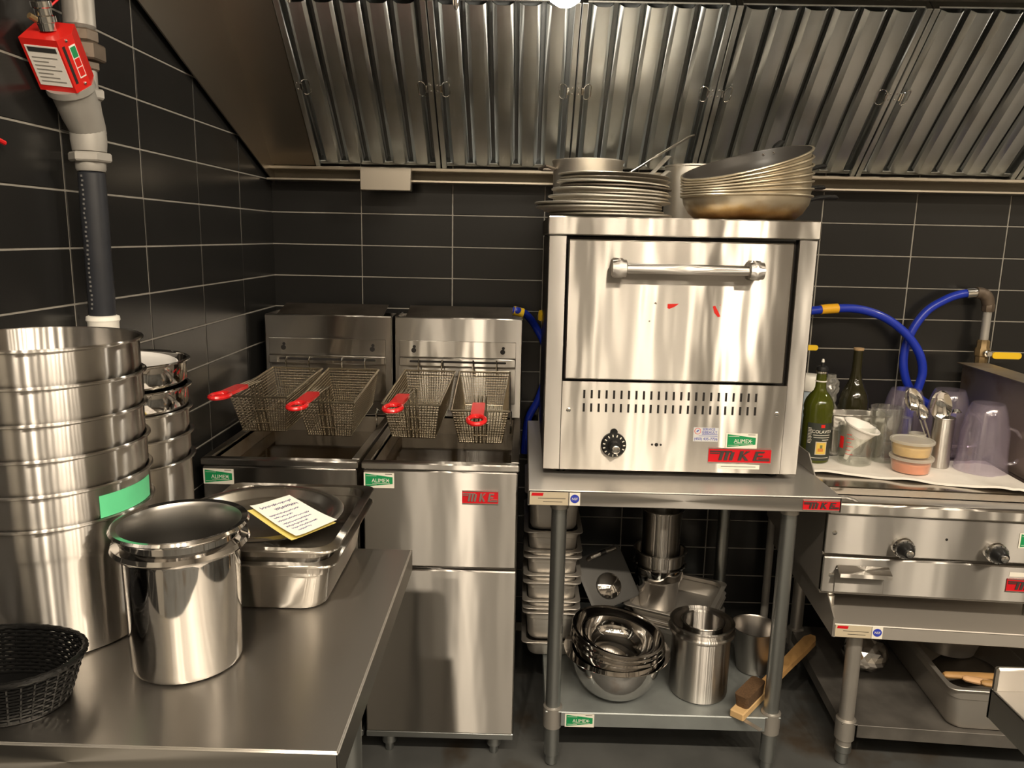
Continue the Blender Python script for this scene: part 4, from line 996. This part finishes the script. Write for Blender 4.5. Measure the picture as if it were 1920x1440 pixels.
# crumpled plastic
random.seed(11)
def crumple(r, h, seg, rows, amp, loc, mat_, name, label, cat, prof):
    V = []; F = []
    for j in range(rows + 1):
        for k in range(seg):
            a = 2 * PI * k / seg; rr = prof(j / rows) * r * (1 + random.uniform(-amp, amp)); V.append((rr * math.cos(a), rr * math.sin(a), h * j / rows + random.uniform(-.003, .003) * (0 < j < rows)))
    for j in range(rows):
        for k in range(seg): F.append((j * seg + k, j * seg + (k + 1) % seg, (j + 1) * seg + (k + 1) % seg, (j + 1) * seg + k))
    F.append(tuple(range(seg - 1, -1, -1))); F.append(tuple(rows * seg + k for k in range(seg)))
    o = obj(name, MB().add(V, F), mat_, None, world=False, loc=loc, smooth=False); return tag(o, label, cat)
crumple(.026, .235, 20, 22, .16, G(.160, .565, ZT), WRAP, 'wrapped_bottle', 'bottle crumpled up in clear plastic wrap behind the steel pan', 'bottle', lambda s: 1.0 if s < .55 else (.72 if s < .75 else (.95 if s < .93 else .5)))
# dark bottle
db = at('dark_bottle', 'tall dark glass bottle with cork top at the tiled wall', 'bottle', .232, .553, z=ZT)
obj('bottle_glass', MB().lathe([(.001, 0), (.044, 0), (.047, .005), (.047, .13), (.046, .155), (.040, .178), (.030, .198), (.020, .222), (.0155, .25), (.0145, .312), (.0145, .318)], 40), DKGL, db, world=False)
obj('cork', MB().lathe([(.0150, .3185), (.0160, .320), (.0160, .326), (.001, .328)], 24), mat('cork', (.45, .30, .16), .7), db, world=False)
# steel pan standing behind
m = pan_mb(.185, .085, .136, r=.012, taper=.004, rim=.006)
tag(obj('steel_pan', m, SO, None, world=False, loc=G(.205, .445, ZT), rot=(0, 0, GA)), 'small deep steel pan behind the measuring cup', 'pan')
# measuring cup and funnel
mc = at('measuring_cup', 'glass measuring cup with red markings holding a white funnel', 'cup', .170, .325)
cupo = [(.001, 0), (.043, 0), (.0475, .004), (.049, .02), (.0525, .112), (.0535, .118), (.0515, .1185), (.0495, .112), (.046, .020), (.043, .008), (.001, .007)]
obj('cup_glass', MB().lathe(cupo, 48), GLASS, mc, world=False)
obj('cup_handle', MB().tube([(-.049, .01, .10), (-.075, .012, .102), (-.083, .012, .085), (-.080, .012, .045), (-.068, .011, .025), (-.048, .01, .022)], .006, 10), GLASS, mc, world=False)
m = MB()
for k in range(6): wrap(m, .0532 - .003 * (1 - k / 6), -140, -140 + (16 if k % 2 else 24), .035 + .012 * k, .0365 + .012 * k, 0, 5)
wrap(m, .0515, -168, -150, .050, .086, 0, 5)
obj('measure_marks', m, RED, mc, world=False)
fn = thing('funnel', 'white plastic funnel tipped into the glass measuring cup', 'funnel', G(.142, .322, ZI + .011), (R_(10), R_(17), GA))
fp = [(.006, .002), (.009, .035), (.013, .045), (.046, .110), (.052, .113), (.053, .117), (.051, .118), (.044, .112), (.011, .048), (.007, .036), (.0045, .002)]
obj('funnel_body', MB().lathe(fp, 48, cap0=False, cap1=False), mat('white_funnel', (.80, .78, .74), .45), fn, world=False)
obj('hang_tab', MB().lathe([(.008, .1135), (.008, .1165)], 16, 0, Matrix.Translation((.030, .048, 0))), WHITE, fn, world=False)
# glass jar / pitcher
gj = at('glass_jar', 'clear glass jar between the funnel and the spoon holder', 'jar', .268, .372)
obj('jar_glass', MB().lathe([(.001, 0), (.040, 0), (.043, .004), (.041, .03), (.036, .06), (.038, .10), (.044, .13), (.045, .160), (.046, .166), (.044, .167), (.042, .160), (.041, .13), (.035, .10), (.033, .06), (.037, .03), (.038, .010), (.001, .008)], 44), GLASS, gj, world=False)
obj('jar_handle', MB().tube([(.044, -.01, .14), (.066, -.012, .135), (.068, -.012, .09), (.055, -.011, .065), (.037, -.01, .062)], .0055, 10), GLASS, gj, world=False)
# deli tubs
def deli(x, y, z, food, label):
    t = thing('deli_tub', label, 'container', G(x, y, z), (0, 0, GA), 'round deli tubs stacked on the towel')
    obj('tub', MB().lathe([(.001, 0), (.049, 0), (.0505, .002), (.0555, .038), (.0575, .0385), (.0575, .0405), (.0545, .0405), (.0495, .003), (.001, .0018)], 48), FROSTT, t, world=False)
    obj('contents', MB().lathe([(.001, .0025), (.0488, .0030), (.0520, .026), (.049, .030), (.001, .031)], 40), food, t, world=False)
    obj('lid', MB().lathe([(.0535, .0410), (.0595, .0395), (.0600, .042), (.0600, .046), (.0585, .0475), (.0535, .0472), (.052, .0450), (.001, .0450)], 48), FROST, t, world=False)
deli(.308, .262, ZI, PINK, 'lower deli tub with red food on the white towel')
deli(.306, .264, ZI + .0482, MUSTARD, 'upper deli tub with yellow food stacked on the other tub')
lath('small_cup', [(.001, 0), (.020, 0), (.024, .09), (.0245, .095), (.022, .0955), (.0185, .003), (.001, .002)], 30, FROST, G(.354, .345, ZI), 'small frosted cup just behind the stacked deli tubs', 'cup')
# spoon holder
hs = lath('spoon_holder', [(.001, 0), (.027, 0), (.029, .003), (.030, .148), (.0315, .150), (.031, .152), (.0285, .150), (.0275, .005), (.001, .003)], 40, SC, G(.414, .325, ZI), 'narrow steel cylinder holding spoons', 'holder')
def spoon(hx, hy, hz, rot, sc, label, base=(.414, .325, .012)):
    t = thing('spoon', label, 'spoon', G(base[0], base[1], ZI), (0, 0, GA), 'spoons standing in the steel holder')
    P0 = GM @ Vector((base[0], base[1], ZI + base[2])); P1 = G(hx, hy, hz)
    ax = (P1 - P0).normalized(); fw = Vector((math.sin(R_(rot)), -math.cos(R_(rot)), .05)); fw = (fw - ax * fw.dot(ax)).normalized(); sd = ax.cross(fw)
    Mx = Matrix((sd, fw, ax)).transposed().to_4x4(); Mx.translation = P1
    V = []; F = []; rows, cols = 12, 12
    for side in (0, 1):
        for j in range(rows + 1):
            tt = -1 + 2 * j / rows; wdt = math.sqrt(max(0, 1 - tt * tt)) * (.021 - .003 * tt)
            for k in range(cols + 1):
                uu = -1 + 2 * k / cols
                dpt = -.010 * (1 - tt * tt) * (1 - uu * uu) - (.0010 if side else 0)
                V.append(Mx @ (Vector((uu * wdt, dpt, tt * .032)) * sc))
    nn_ = (rows + 1) * (cols + 1)
    for j in range(rows):
        for k in range(cols):
            q = (j * (cols + 1) + k, j * (cols + 1) + k + 1, (j + 1) * (cols + 1) + k + 1, (j + 1) * (cols + 1) + k)
            F.append(q); F.append(tuple(nn_ + i for i in q[::-1]))
    obj('spoon_bowl', MB().add(V, F), CHROME, t)
    pe = Mx @ (Vector((0, 0, -.031)) * sc)
    obj('handle', MB().tube([pe, pe + (P0 - pe) * .15, pe + (P0 - pe) * .6, P0], [.0028 * sc, .0026, .003, .0045], 8, flat=.45, flatdir=tuple(fw)), CHROME, t)
spoon(.330, .345, 1.000, -10, 1.15, 'left large serving spoon in the steel holder', (.405, .327, .012))
spoon(.353, .330, .965, -5, .80, 'small middle spoon in the steel holder', (.408, .318, .010))
spoon(.394, .310, .994, -14, 1.40, 'right and largest serving spoon in the steel holder', (.422, .330, .008))
obj_l = thing('ladle', 'small ladle with its bowl over the right rim of the spoon holder', 'ladle', G(.425, .328, ZI), (0, 0, GA))
P0 = G(.418, .334, ZI + .012); P1 = G(.436, .338, ZI + .158)
obj('ladle_bowl', MB().lathe([(.001, -.012), (.010, -.009), (.016, 0), (.0165, .0005), (.015, .0005), (.009, -.0075), (.001, -.0105)], 24, 0, Matrix.Translation(P1 + Vector((.014, -.004, .006))) @ Matrix.Rotation(R_(160), 4, 'X')), CHROME, obj_l)
obj('handle', MB().tube([P1 + Vector((.002, 0, .008)), P1, P0], .0022, 8), CHROME, obj_l)
# upside-down plastic pitchers
def pitcher(x, y, label, tilt=(0, 0), haz=0, sc=1.0):
    t = thing('plastic_pitcher', label, 'pitcher', G(x, y, ZI if y < .4 else ZT + .001), (R_(tilt[0]), R_(tilt[1]), GA), 'clear plastic pitchers standing upside down')
    o_ = [(.070, 0), (.072, .002), (.071, .010), (.067, .03), (.064, .12), (.060, .135), (.058, .145), (.052, .175), (.044, .198), (.041, .202)]
    i_ = [(.039, .1985), (.0415, .195), (.0495, .172), (.0555, .143), (.0575, .133), (.0615, .12), (.0645, .03), (.0685, .008), (.0685, .0)]
    P = [(a * sc, b * sc) for a, b in o_] + [(.001, .202 * sc), ]
    Q = [(.001, .1985 * sc)] + [(a * sc, b * sc) for a, b in i_]
    m = MB().lathe(P + Q, 48, cap0=False, cap1=False); nl = len(P + Q)
    k0 = 0
    for k in range(48): m.f.append([(nl - 1) * 48 + k, (nl - 1) * 48 + (k + 1) % 48, (k + 1) % 48, k]); m.m.append(0)
    obj('pitcher_body', m, PLAST, t, world=False)
    a = R_(haz); d = Vector((math.cos(a), math.sin(a), 0)) * sc
    pts = [(.064, .022), (.088, .028), (.102, .045), (.105, .075), (.098, .105), (.080, .125), (.059, .132)]
    obj('handle', MB().tube([d * r_ + Vector((0, 0, z_ * sc)) for r_, z_ in pts], .009 * sc, 12, flat=.6, flatdir=(d.x, d.y, 0)), PLAST, t, world=False)
pitcher(.525, .305, 'front clear plastic pitcher upside down at the right end of the towel', (0, 0), -8)
pitcher(.372, .500, 'left clear plastic pitcher upside down behind the spoons', (0, 0), 165, 1.02)
pitcher(.515, .520, 'rear clear plastic pitcher upside down against the blue hose', (0, 0), -10, 1.02)

# ------------------------------------------------------------------ hoses and gas fittings on the wall
def smooth_path(P, n=8):
    P = [Vector(p) for p in P]; out = []
    for i in range(len(P) - 1):
        p0 = P[max(i - 1, 0)]; p1 = P[i]; p2 = P[i + 1]; p3 = P[min(i + 2, len(P) - 1)]
        for k in range(n):
            t = k / n
            out.append(.5 * ((2 * p1) + (p2 - p0) * t + (2 * p0 - 5 * p1 + 4 * p2 - p3) * t * t + (3 * p1 - p0 - 3 * p2 + p3) * t ** 3))
    out.append(P[-1]); return out
h1 = thing('gas_hose', 'blue gas hose with an orange sleeve curving out from behind the oven', 'hose', (1.1, -.08, 1.2), group='blue gas hoses on the right wall')
p = [(.80, -.10, 1.226), (.93, -.10, 1.230), (1.03, -.09, 1.240), (1.12, -.08, 1.238), (1.205, -.08, 1.212), (1.277, -.085, 1.162), (1.326, -.09, 1.10), (1.346, -.09, 1.04), (1.340, -.09, .985), (1.322, -.09, .92), (1.315, -.09, .84), (1.33, -.06, .70)]
obj('hose_tube', MB().tube(smooth_path(p), .0140, 14), BLUE, h1)
pp = smooth_path([(.985, -.094, 1.2355), (1.012, -.0915, 1.2385), (1.042, -.0885, 1.2405)], 4)
tag(obj('sleeve', MB().tube(pp, .0162, 16), YEL, h1), label='orange sleeve')
h2 = thing('gas_hose', 'blue gas hose looping down from the iron elbow on the wall', 'hose', (1.4, -.06, 1.2), group='blue gas hoses on the right wall')
p = [(1.492, -.055, 1.299), (1.455, -.052, 1.292), (1.415, -.048, 1.274), (1.362, -.044, 1.236), (1.322, -.042, 1.172), (1.303, -.042, 1.10), (1.306, -.046, 1.03), (1.335, -.05, .965), (1.40, -.055, .915), (1.50, -.06, .88), (1.60, -.06, .86)]
obj('hose_tube', MB().tube(smooth_path(p), .0140, 14), BLUE, h2)
obj('hose_ferrule', MB().tube([(1.478, -.055, 1.296), (1.516, -.055, 1.300)], .0165, 12), CHROME, h2)
gv = thing('gas_riser', 'iron gas riser with elbow and yellow lever valve at the right', 'pipe', (1.55, -.055, 0))
obj('elbow', MB().tube(smooth_path([(1.510, -.055, 1.300), (1.530, -.055, 1.298), (1.548, -.055, 1.285), (1.556, -.055, 1.262)], 5), [.019] * 7 + [.020] * 9, 16), BRASSO, gv)
Tg = Matrix.Translation((1.557, -.055, 0))
obj('riser_pipe', MB().lathe([(.0135, .05), (.0135, 1.255)], 18, 0, Tg), CAST, gv)
obj('union', MB().lathe([(.018, 1.238), (.020, 1.242), (.020, 1.262), (.018, 1.266)], 8, 0, Tg), BRASSO, gv)
obj('valve_body', MB().lathe([(.016, 1.06), (.020, 1.066), (.020, 1.085), (.024, 1.09), (.024, 1.112), (.020, 1.118), (.020, 1.138), (.016, 1.143)], 8, 0, Tg), BRASS, gv)
obj('pipe_bracket', MB().lathe([(.017, .05), (.03, .052), (.03, .06), (.017, .062)], 16, 0, Tg), CAST, gv)
vb = obj('valve_stem', MB().lathe([(.012, 0), (.012, .012), (.008, .014), (.008, .022)], 12, 0, Matrix.Translation((1.557, -.078, 1.10)) @ Matrix.Rotation(PI / 2, 4, 'X')), CHROME, gv)
m = MB().loops([[Matrix.Translation((1.589 + x_, -.098, 1.096)) @ Vector((q[0], q[2], q[1])) for q in rrect(.048, .011, .010, z_)] for x_, z_ in ((.025, -.003), (.025, .003))])
tag(obj('lever_handle', m, YELH, gv), label='yellow lever handle')
g2 = thing('gas_riser', 'gas riser hidden behind the oven with its yellow lever tip showing', 'pipe', (.90, -.055, 0))
Tg = Matrix.Translation((.90, -.055, 0))
obj('riser_pipe', MB().lathe([(.0135, 0), (.0135, 1.20)], 18, 0, Tg), CAST, g2)
obj('valve_body', MB().lathe([(.016, 1.07), (.022, 1.08), (.022, 1.13), (.016, 1.14)], 8, 0, Tg), BRASS, g2)
m = MB().loops([[Matrix.Translation((.935, -.085, 1.107)) @ Vector((q[0], q[2], q[1])) for q in rrect(.056, .009, .008, z_)] for z_ in (-.003, .003)])
tag(obj('lever_handle', m, YELH, g2), label='yellow lever handle')
obj('valve_stem', MB().tube([(.90, -.075, 1.107), (.90, -.088, 1.107)], .008, 10), CHROME, g2)
h3 = thing('gas_hose', 'dark blue gas hose with a yellow sleeve between the fryer and the oven', 'hose', (.03, -.09, .9))
p = [(-.034, -.12, 1.212), (-.018, -.12, 1.211), (.010, -.088, 1.196), (.043, -.036, 1.150), (.078, -.030, 1.08), (.085, -.030, 1.0), (.060, -.030, .90), (.024, -.030, .82), (.014, -.030, .70)]
obj('hose_tube', MB().tube(smooth_path(p), .0130, 12), BLUE, h3)
tag(obj('sleeve', MB().tube([(-.034, -.1205, 1.2125), (-.002, -.112, 1.2045)], .0155, 14), YELH, h3), label='yellow sleeve')
tag(obj('hose_tag', MB().tube([(.064, -.10, 1.208), (.060, -.095, 1.192), (.056, -.092, 1.18)], [.014, .013, .008], 12), YELH), 'yellow hose sleeve peeking out behind the left side of the oven', 'sleeve')

# ------------------------------------------------------------------ things on the griddle stand's undershelf
ZU = .1355
dp2 = at('deep_pan', 'long deep steel pan on the undershelf at the right', 'pan', .535, .262, z=ZU)
obj('pan_body', pan_mb(.335, .53, .135, r=.035, taper=.012), SD, dp2, world=False)
for i, (x, y, l, rz, lab) in enumerate([(.50, .105, .22, 8, 'orange-brown wooden spoon handle at the back of the deep pan'), (.49, .075, .10, -12, 'pale stubby wooden handle in the deep pan'), (.56, .060, .16, -2, 'lower wooden handle at the front of the deep pan')]):
    m = MB().loops([rrect(r1, r2, r2 * .9, 0) if False else [(x_, r1 * math.cos(2 * PI * k / 10), r2 * math.sin(2 * PI * k / 10)) for k in range(10)] for x_, r1, r2 in ((-l / 2, .006, .005), (-l / 2 + .008, .012, .009), (0, .013, .010), (l / 2 - .006, .011, .008), (l / 2, .005, .004))])
    tag(obj('wooden_handle', m, WOOD if i != 1 else mat('pale_wood', (.62, .38, .20), .6), None, world=False, loc=G(x, y, ZU + .118), rot=(0, R_(3), GA + R_(rz))), lab, 'utensil', 'wooden handles in the deep pan')
tag(obj('cloth_heap', MB().lathe([(.001, 0), (.10, .0), (.11, .03), (.08, .07), (.03, .09), (.001, .092)], 28), mat('dark_contents', (.05, .04, .03), .6, noise=.5, nscale=25), None, world=False, loc=G(.53, .23, ZU + .004)), 'dark contents lying in the deep pan', 'food')
m = MB().lathe(inset_prof(.09, .07, .02, .006), 40)
tag(obj('small_pan', m, SD, None, world=False, loc=G(.50, .30, ZU + .098)), 'round steel pan lying in the deep pan behind the wooden handles', 'pan')
random.seed(4)
bm = bmesh.new(); bmesh.ops.create_icosphere(bm, subdivisions=3, radius=1.0)
for v in bm.verts:
    nrm = v.co.normalized(); v.co = nrm * (1 + random.uniform(-.06, .05)) ; v.co.x *= .068; v.co.y *= .066; v.co.z *= .054
mm = MB().add([v.co.copy() for v in bm.verts], [[q.index for q in f.verts] for f in bm.faces]); bm.free()
tag(obj('foil_ball', mm, FOIL, None, world=False, loc=G(.262, .310, ZU + .057), smooth=False), 'crumpled ball of aluminium foil on the undershelf behind the left stand leg', 'foil')

# ------------------------------------------------------------------ foreground table on the left
ft = thing('work_table', 'stainless work table in the left foreground', 'table', (-.53, -1.556, 0))
FX0, FX1, FY0, FY1, FZ = XL + .006, -.206, -1.857, -1.256, .85
m = MB(); m.box(FX0, FX1, FY0, FY1, FZ - .006, FZ, .003); m.box(FX0, FX1, FY0, FY0 + .004, FZ - .045, FZ - .001, .0015); m.box(FX1 - .004, FX1, FY0, FY1, FZ - .045, FZ - .001, .0015); m.box(FX0, FX1, FY1 - .004, FY1, FZ - .045, FZ - .001); m.box(FX0, FX0 + .004, FY0, FY1, FZ - .045, FZ - .001)
FT = steel('worktable_steel', .035, .20, 'Y', wscale=(4, 4, 4), wave=.08, col=(.50, .48, .45))
obj('tabletop', m, FT, ft)
for lx, ly in ((-.256, -1.60), (-.338, -1.315), (-.80, -1.60), (-.80, -1.315)):
    T = Matrix.Translation((lx, ly, 0)); lg = obj('leg', MB().lathe([(.0205, .05), (.0205, FZ - .007)], 24, 0, T), GALV, ft)
    obj('foot', MB().lathe([(.012, 0), (.017, .005), (.017, .04), (.0215, .045), (.0215, .07)], 20, 0, T), SD, lg)
obj('shelf', MB().box(-.82, -.23, -1.62, -1.295, .25, .254), GALV, ft)
# tall stack of inset pots
zr = [1.050, 1.098, 1.1465, 1.195, 1.2445, 1.2935]
lb6 = ['deep bottom pot of the tall pot stack standing on the work table', 'steel inset pot with green tape in the tall stack', 'third inset pot from the bottom of the tall stack', 'third inset pot from the top of the tall stack', 'second inset pot from the top of the tall stack', 'topmost inset pot of the tall stack at the left edge']
for i in range(6):
    H = zr[0] - (FZ + .001) if i == 0 else .190
    pr = inset_prof(.1305, H, .047, .006, .0055, .008 if i else .006)
    o = lath('inset_pot', pr, 72, SC, (-.695 + random.uniform(-.001, .001), -1.575, zr[i] - H), lb6[i], 'pot', 'inset pots stacked on the left')
    if i == 1:
        m = MB(); V = []; F = []
        for k in range(17):
            a = R_(-34 + 48 * k / 16)
            for r_, z_ in ((.1309, H - .046), (.1309, H - .014), (.1313, H - .046), (.1313, H - .014)): V.append((r_ * math.cos(a), r_ * math.sin(a), z_))
        for k in range(16): F += [(4 * k + 2, 4 * k + 6, 4 * k + 7, 4 * k + 3), (4 * k, 4 * k + 1, 4 * k + 5, 4 * k + 4)]
        tag(obj('tape', m.add(V, F), TAPE, o, world=False), label='strip of green tape')
# shorter stack behind
zr2 = [1.040, 1.086, 1.132, 1.173, 1.220]
lb5 = ['bottom pot of the shorter stack against the left wall', 'second pot from the bottom of the shorter stack', 'middle pot of the shorter stack', 'second pot from the top of the shorter stack', 'polished top pot of the shorter stack holding a white lid']
def round_pot(R, H, base):
    return [(.001, 0), (base, 0), (base + .003, .003), (base + .003, .03)] + [(base + .003 + (R - base - .003) * math.sin(k / 7 * PI / 2), .03 + .055 * (1 - math.cos(k / 7 * PI / 2))) for k in range(1, 8)] + [(R, H - .004), (R + .007, H - .002), (R + .008, H), (R + .006, H + .0015), (R - .001, H)] + [(R - .001, .087), (R - .02, .055), (base + .01, .034), (base + .001, .028), (base - .002, .003), (.001, .002)]
for i in range(5):
    if i == 0: H = zr2[0] - (FZ + .001); pr = round_pot(.116, H, .082)
    else: H = .16; pr = inset_prof(.116, H, .040, .006, .007, .008)
    lath('inset_pot', pr, 64, SP if i >= 3 else SC, (-.730, -1.308, zr2[i] - H), lb5[i], 'pot', 'pots stacked by the left wall')
lath('plastic_cover', [(.001, 0), (.093, .0), (.100, .004), (.102, .010), (.099, .0115), (.095, .007), (.090, .004), (.001, .004)], 48, mat('lid_plastic', (.62, .61, .60), .3), (-.730, -1.308, 1.2035), 'white plastic lid inside the top pot of the shorter stack', 'lid', None, (R_(3), R_(2), 0))
# polished pot in front
bo = [(.001, 0), (.064, 0), (.072, .003), (.0745, .010), (.0765, .165), (.0775, .170), (.086, .173), (.090, .178), (.088, .184), (.079, .188), (.079, .198), (.088, .2005), (.0905, .204), (.088, .2075), (.080, .206)]
bi = [(.080, .206), (.0765, .200), (.0755, .165), (.0735, .011), (.070, .005), (.001, .003)]
m = MB().lathe(bo, 96, 0, cap1=False); m.lathe(bi, 96, 1, cap0=False)
tag(obj('bain_marie_pot', m, [SP, steel('pot_inside', .32, 0, col=(.30, .29, .275), wave=.04)], None, world=False, loc=(-.466, -1.664, FZ + .001)), 'mirror-polished tall pot standing alone in front on the work table', 'pot')
# pans with round lid and notes
ppz = FZ + .001
pm = pan_mb(.280, .325, .090, r=.035, taper=.012, rim=.013)
tag(obj('hotel_pan', pm, SO, None, world=False, loc=(-.425, -1.382, ppz)), 'lower rectangular pan of the pair on the work table', 'hotel pan', 'pair of nested rectangular pans')
pm = pan_mb(.280, .325, .065, r=.035, taper=.014, rim=.013)
tag(obj('hotel_pan', pm, SO, None, world=False, loc=(-.423, -1.382, ppz + .0495)), 'upper rectangular pan holding the round lid and notes', 'hotel pan', 'pair of nested rectangular pans')
lath('round_lid', [(.001, -.014), (.106, -.014), (.112, -.011), (.1225, .0), (.126, .0018), (.137, .002), (.139, .0008), (.1395, .0022), (.137, .0036), (.125, .0034), (.121, .0016), (.111, -.0094), (.105, -.0124), (.001, -.0124)], 72, steel('lid_steel', .24, 0, col=(.70, .67, .62), wave=.04), (-.450, -.0, 0), 'round steel lid lying on the rectangular pans under the notes', 'lid', None, (0, R_(.6), 0)).location = (-.450, -1.385, ppz + .1165)
def sheet(name, pts, z, m_, label, curl, lines=None):
    mb = MB(); N = 12; V = []; F = []
    a, b, c, d = [Vector((p[0], p[1], 0)) for p in pts]
    def at_(s, t): return (a * (1 - s) * (1 - t) + b * s * (1 - t) + c * s * t + d * (1 - s) * t)
    def hz(s, t): return z + curl * (max(0, t - .5) ** 2 * 1.5 + max(0, .3 - s) ** 2 * 2)
    for dz in (0, .0004):
        for j in range(N + 1):
            for i in range(N + 1): q = at_(i / N, j / N); V.append((q.x, q.y, hz(i / N, j / N) + dz))
    n1 = N + 1
    for j in range(N):
        for i in range(N):
            q = (j * n1 + i, j * n1 + i + 1, (j + 1) * n1 + i + 1, (j + 1) * n1 + i); F.append(tuple(x + n1 * n1 for x in q)); F.append(q[::-1])
    mb.add(V, F, 0)
    mats_ = [m_]
    if lines:
        mats_.append(INK)
        for (s0, s1, t, amp) in lines:
            P = []
            K = int((s1 - s0) * 46) + 3
            for k in range(K):
                s = s0 + (s1 - s0) * k / (K - 1); tt = t + (amp if k % 2 else -amp) * random.uniform(.3, 1.7); q = at_(s, tt); P.append((q.x, q.y, hz(s, tt) + .0009))
            mb.tube(P, 0.0007, 4, 1, flat=.6, flatdir=(0, 0, 1))
    return tag(obj(name, mb, mats_), label, 'note', 'handwritten notes on the round lid')
random.seed(2)
# written face: a = top-left as one reads it from the camera
sheet('note_sheet', [(-.461, -1.428), (-.406, -1.360), (-.298, -1.476), (-.347, -1.556)], ppz + .1335, YPAPER, 'yellow note sheet under the white handwritten note', .006)
sheet('note_sheet', [(-.460, -1.418), (-.412, -1.352), (-.296, -1.478), (-.340, -1.556)], ppz + .1375, PAPER, 'white handwritten note on the round lid', .012,
      [(.12, .88, .14, .018), (.35, .9, .26, .020), (.08, .8, .38, .012), (.1, .55, .46, .012), (.1, .85, .55, .012), (.12, .8, .64, .012), (.1, .62, .72, .012), (.15, .75, .80, .010), (.2, .5, .88, .010)])
# black bread basket
wb = thing('bread_basket', 'black woven plastic bread basket at the front left corner of the work table', 'basket', (-.662, -1.775, FZ))
def oval(f, z, n=72, wav=0.0, ph=0): 
    P = []
    for k in range(n):
        a = 2 * PI * k / n; c, s_ = math.cos(a), math.sin(a); q = 1 + wav * (1 if (k + ph) % 2 else -1)
        P.append((-.662 + .104 * f * q * math.copysign(abs(c) ** .9, c), -1.775 + .074 * f * q * math.copysign(abs(s_) ** .9, s_), FZ + z))
    return P
wv = MB()
for k in range(12):
    z = .006 + k * .0047; f = .80 + .0155 * k
    wv.tube(oval(f, z, 72, .012, k), .0023, 6, closed=True)
tag(obj('weave', wv, WICK, wb), kind='stuff')
obj('basket_floor', MB().loops([oval(.80, .001), oval(.80, .004)]), WICK, wb)
stk = MB()
for k in range(36):
    a = 2 * PI * k / 36; c, s_ = math.cos(a), math.sin(a); cc, ss = math.copysign(abs(c) ** .9, c), math.copysign(abs(s_) ** .9, s_)
    stk.tube([(-.662 + .104 * f * cc, -1.775 + .074 * f * ss, FZ + z) for f, z in ((.80, .004), (.99, .062))], .0018, 5)
tag(obj('stakes', stk, WICK, wb), kind='stuff')
rm = MB()
for ph in (0, 1): rm.tube(oval(1.0, .063 + .001 * ph, 72, .010, ph), .0038, 8, closed=True)
obj('basket_rim', rm, WICK, wb)

# ------------------------------------------------------------------ steel table cut off by the right edge
rt = thing('side_table', 'corner of a steel table with a low upstand in the right foreground', 'table', (1.1, -2.0, 0))
m = MB(); m.box(.66, 1.5, -2.30, -1.68, FZ - .005, FZ, .002); m.box(.66, .664, -2.30, -1.68, FZ - .045, FZ - .001, .001); m.box(.66, 1.5, -1.684, -1.68, FZ - .045, FZ); m.box(.66, 1.5, -2.30, -2.296, FZ - .045, FZ)
obj('tabletop', m, ST, rt)
obj('upstand', MB().box(.66, 1.5, -1.690, -1.68, FZ - .002, FZ + .034, .003), SO, rt)
for lx, ly in ((.715, -1.735), (1.44, -1.735), (.715, -2.24), (1.44, -2.24)):
    obj('leg', MB().lathe([(.012, 0), (.017, .005), (.0205, .05), (.0205, FZ - .006)], 24, 0, Matrix.Translation((lx, ly, 0))), GALV, rt)
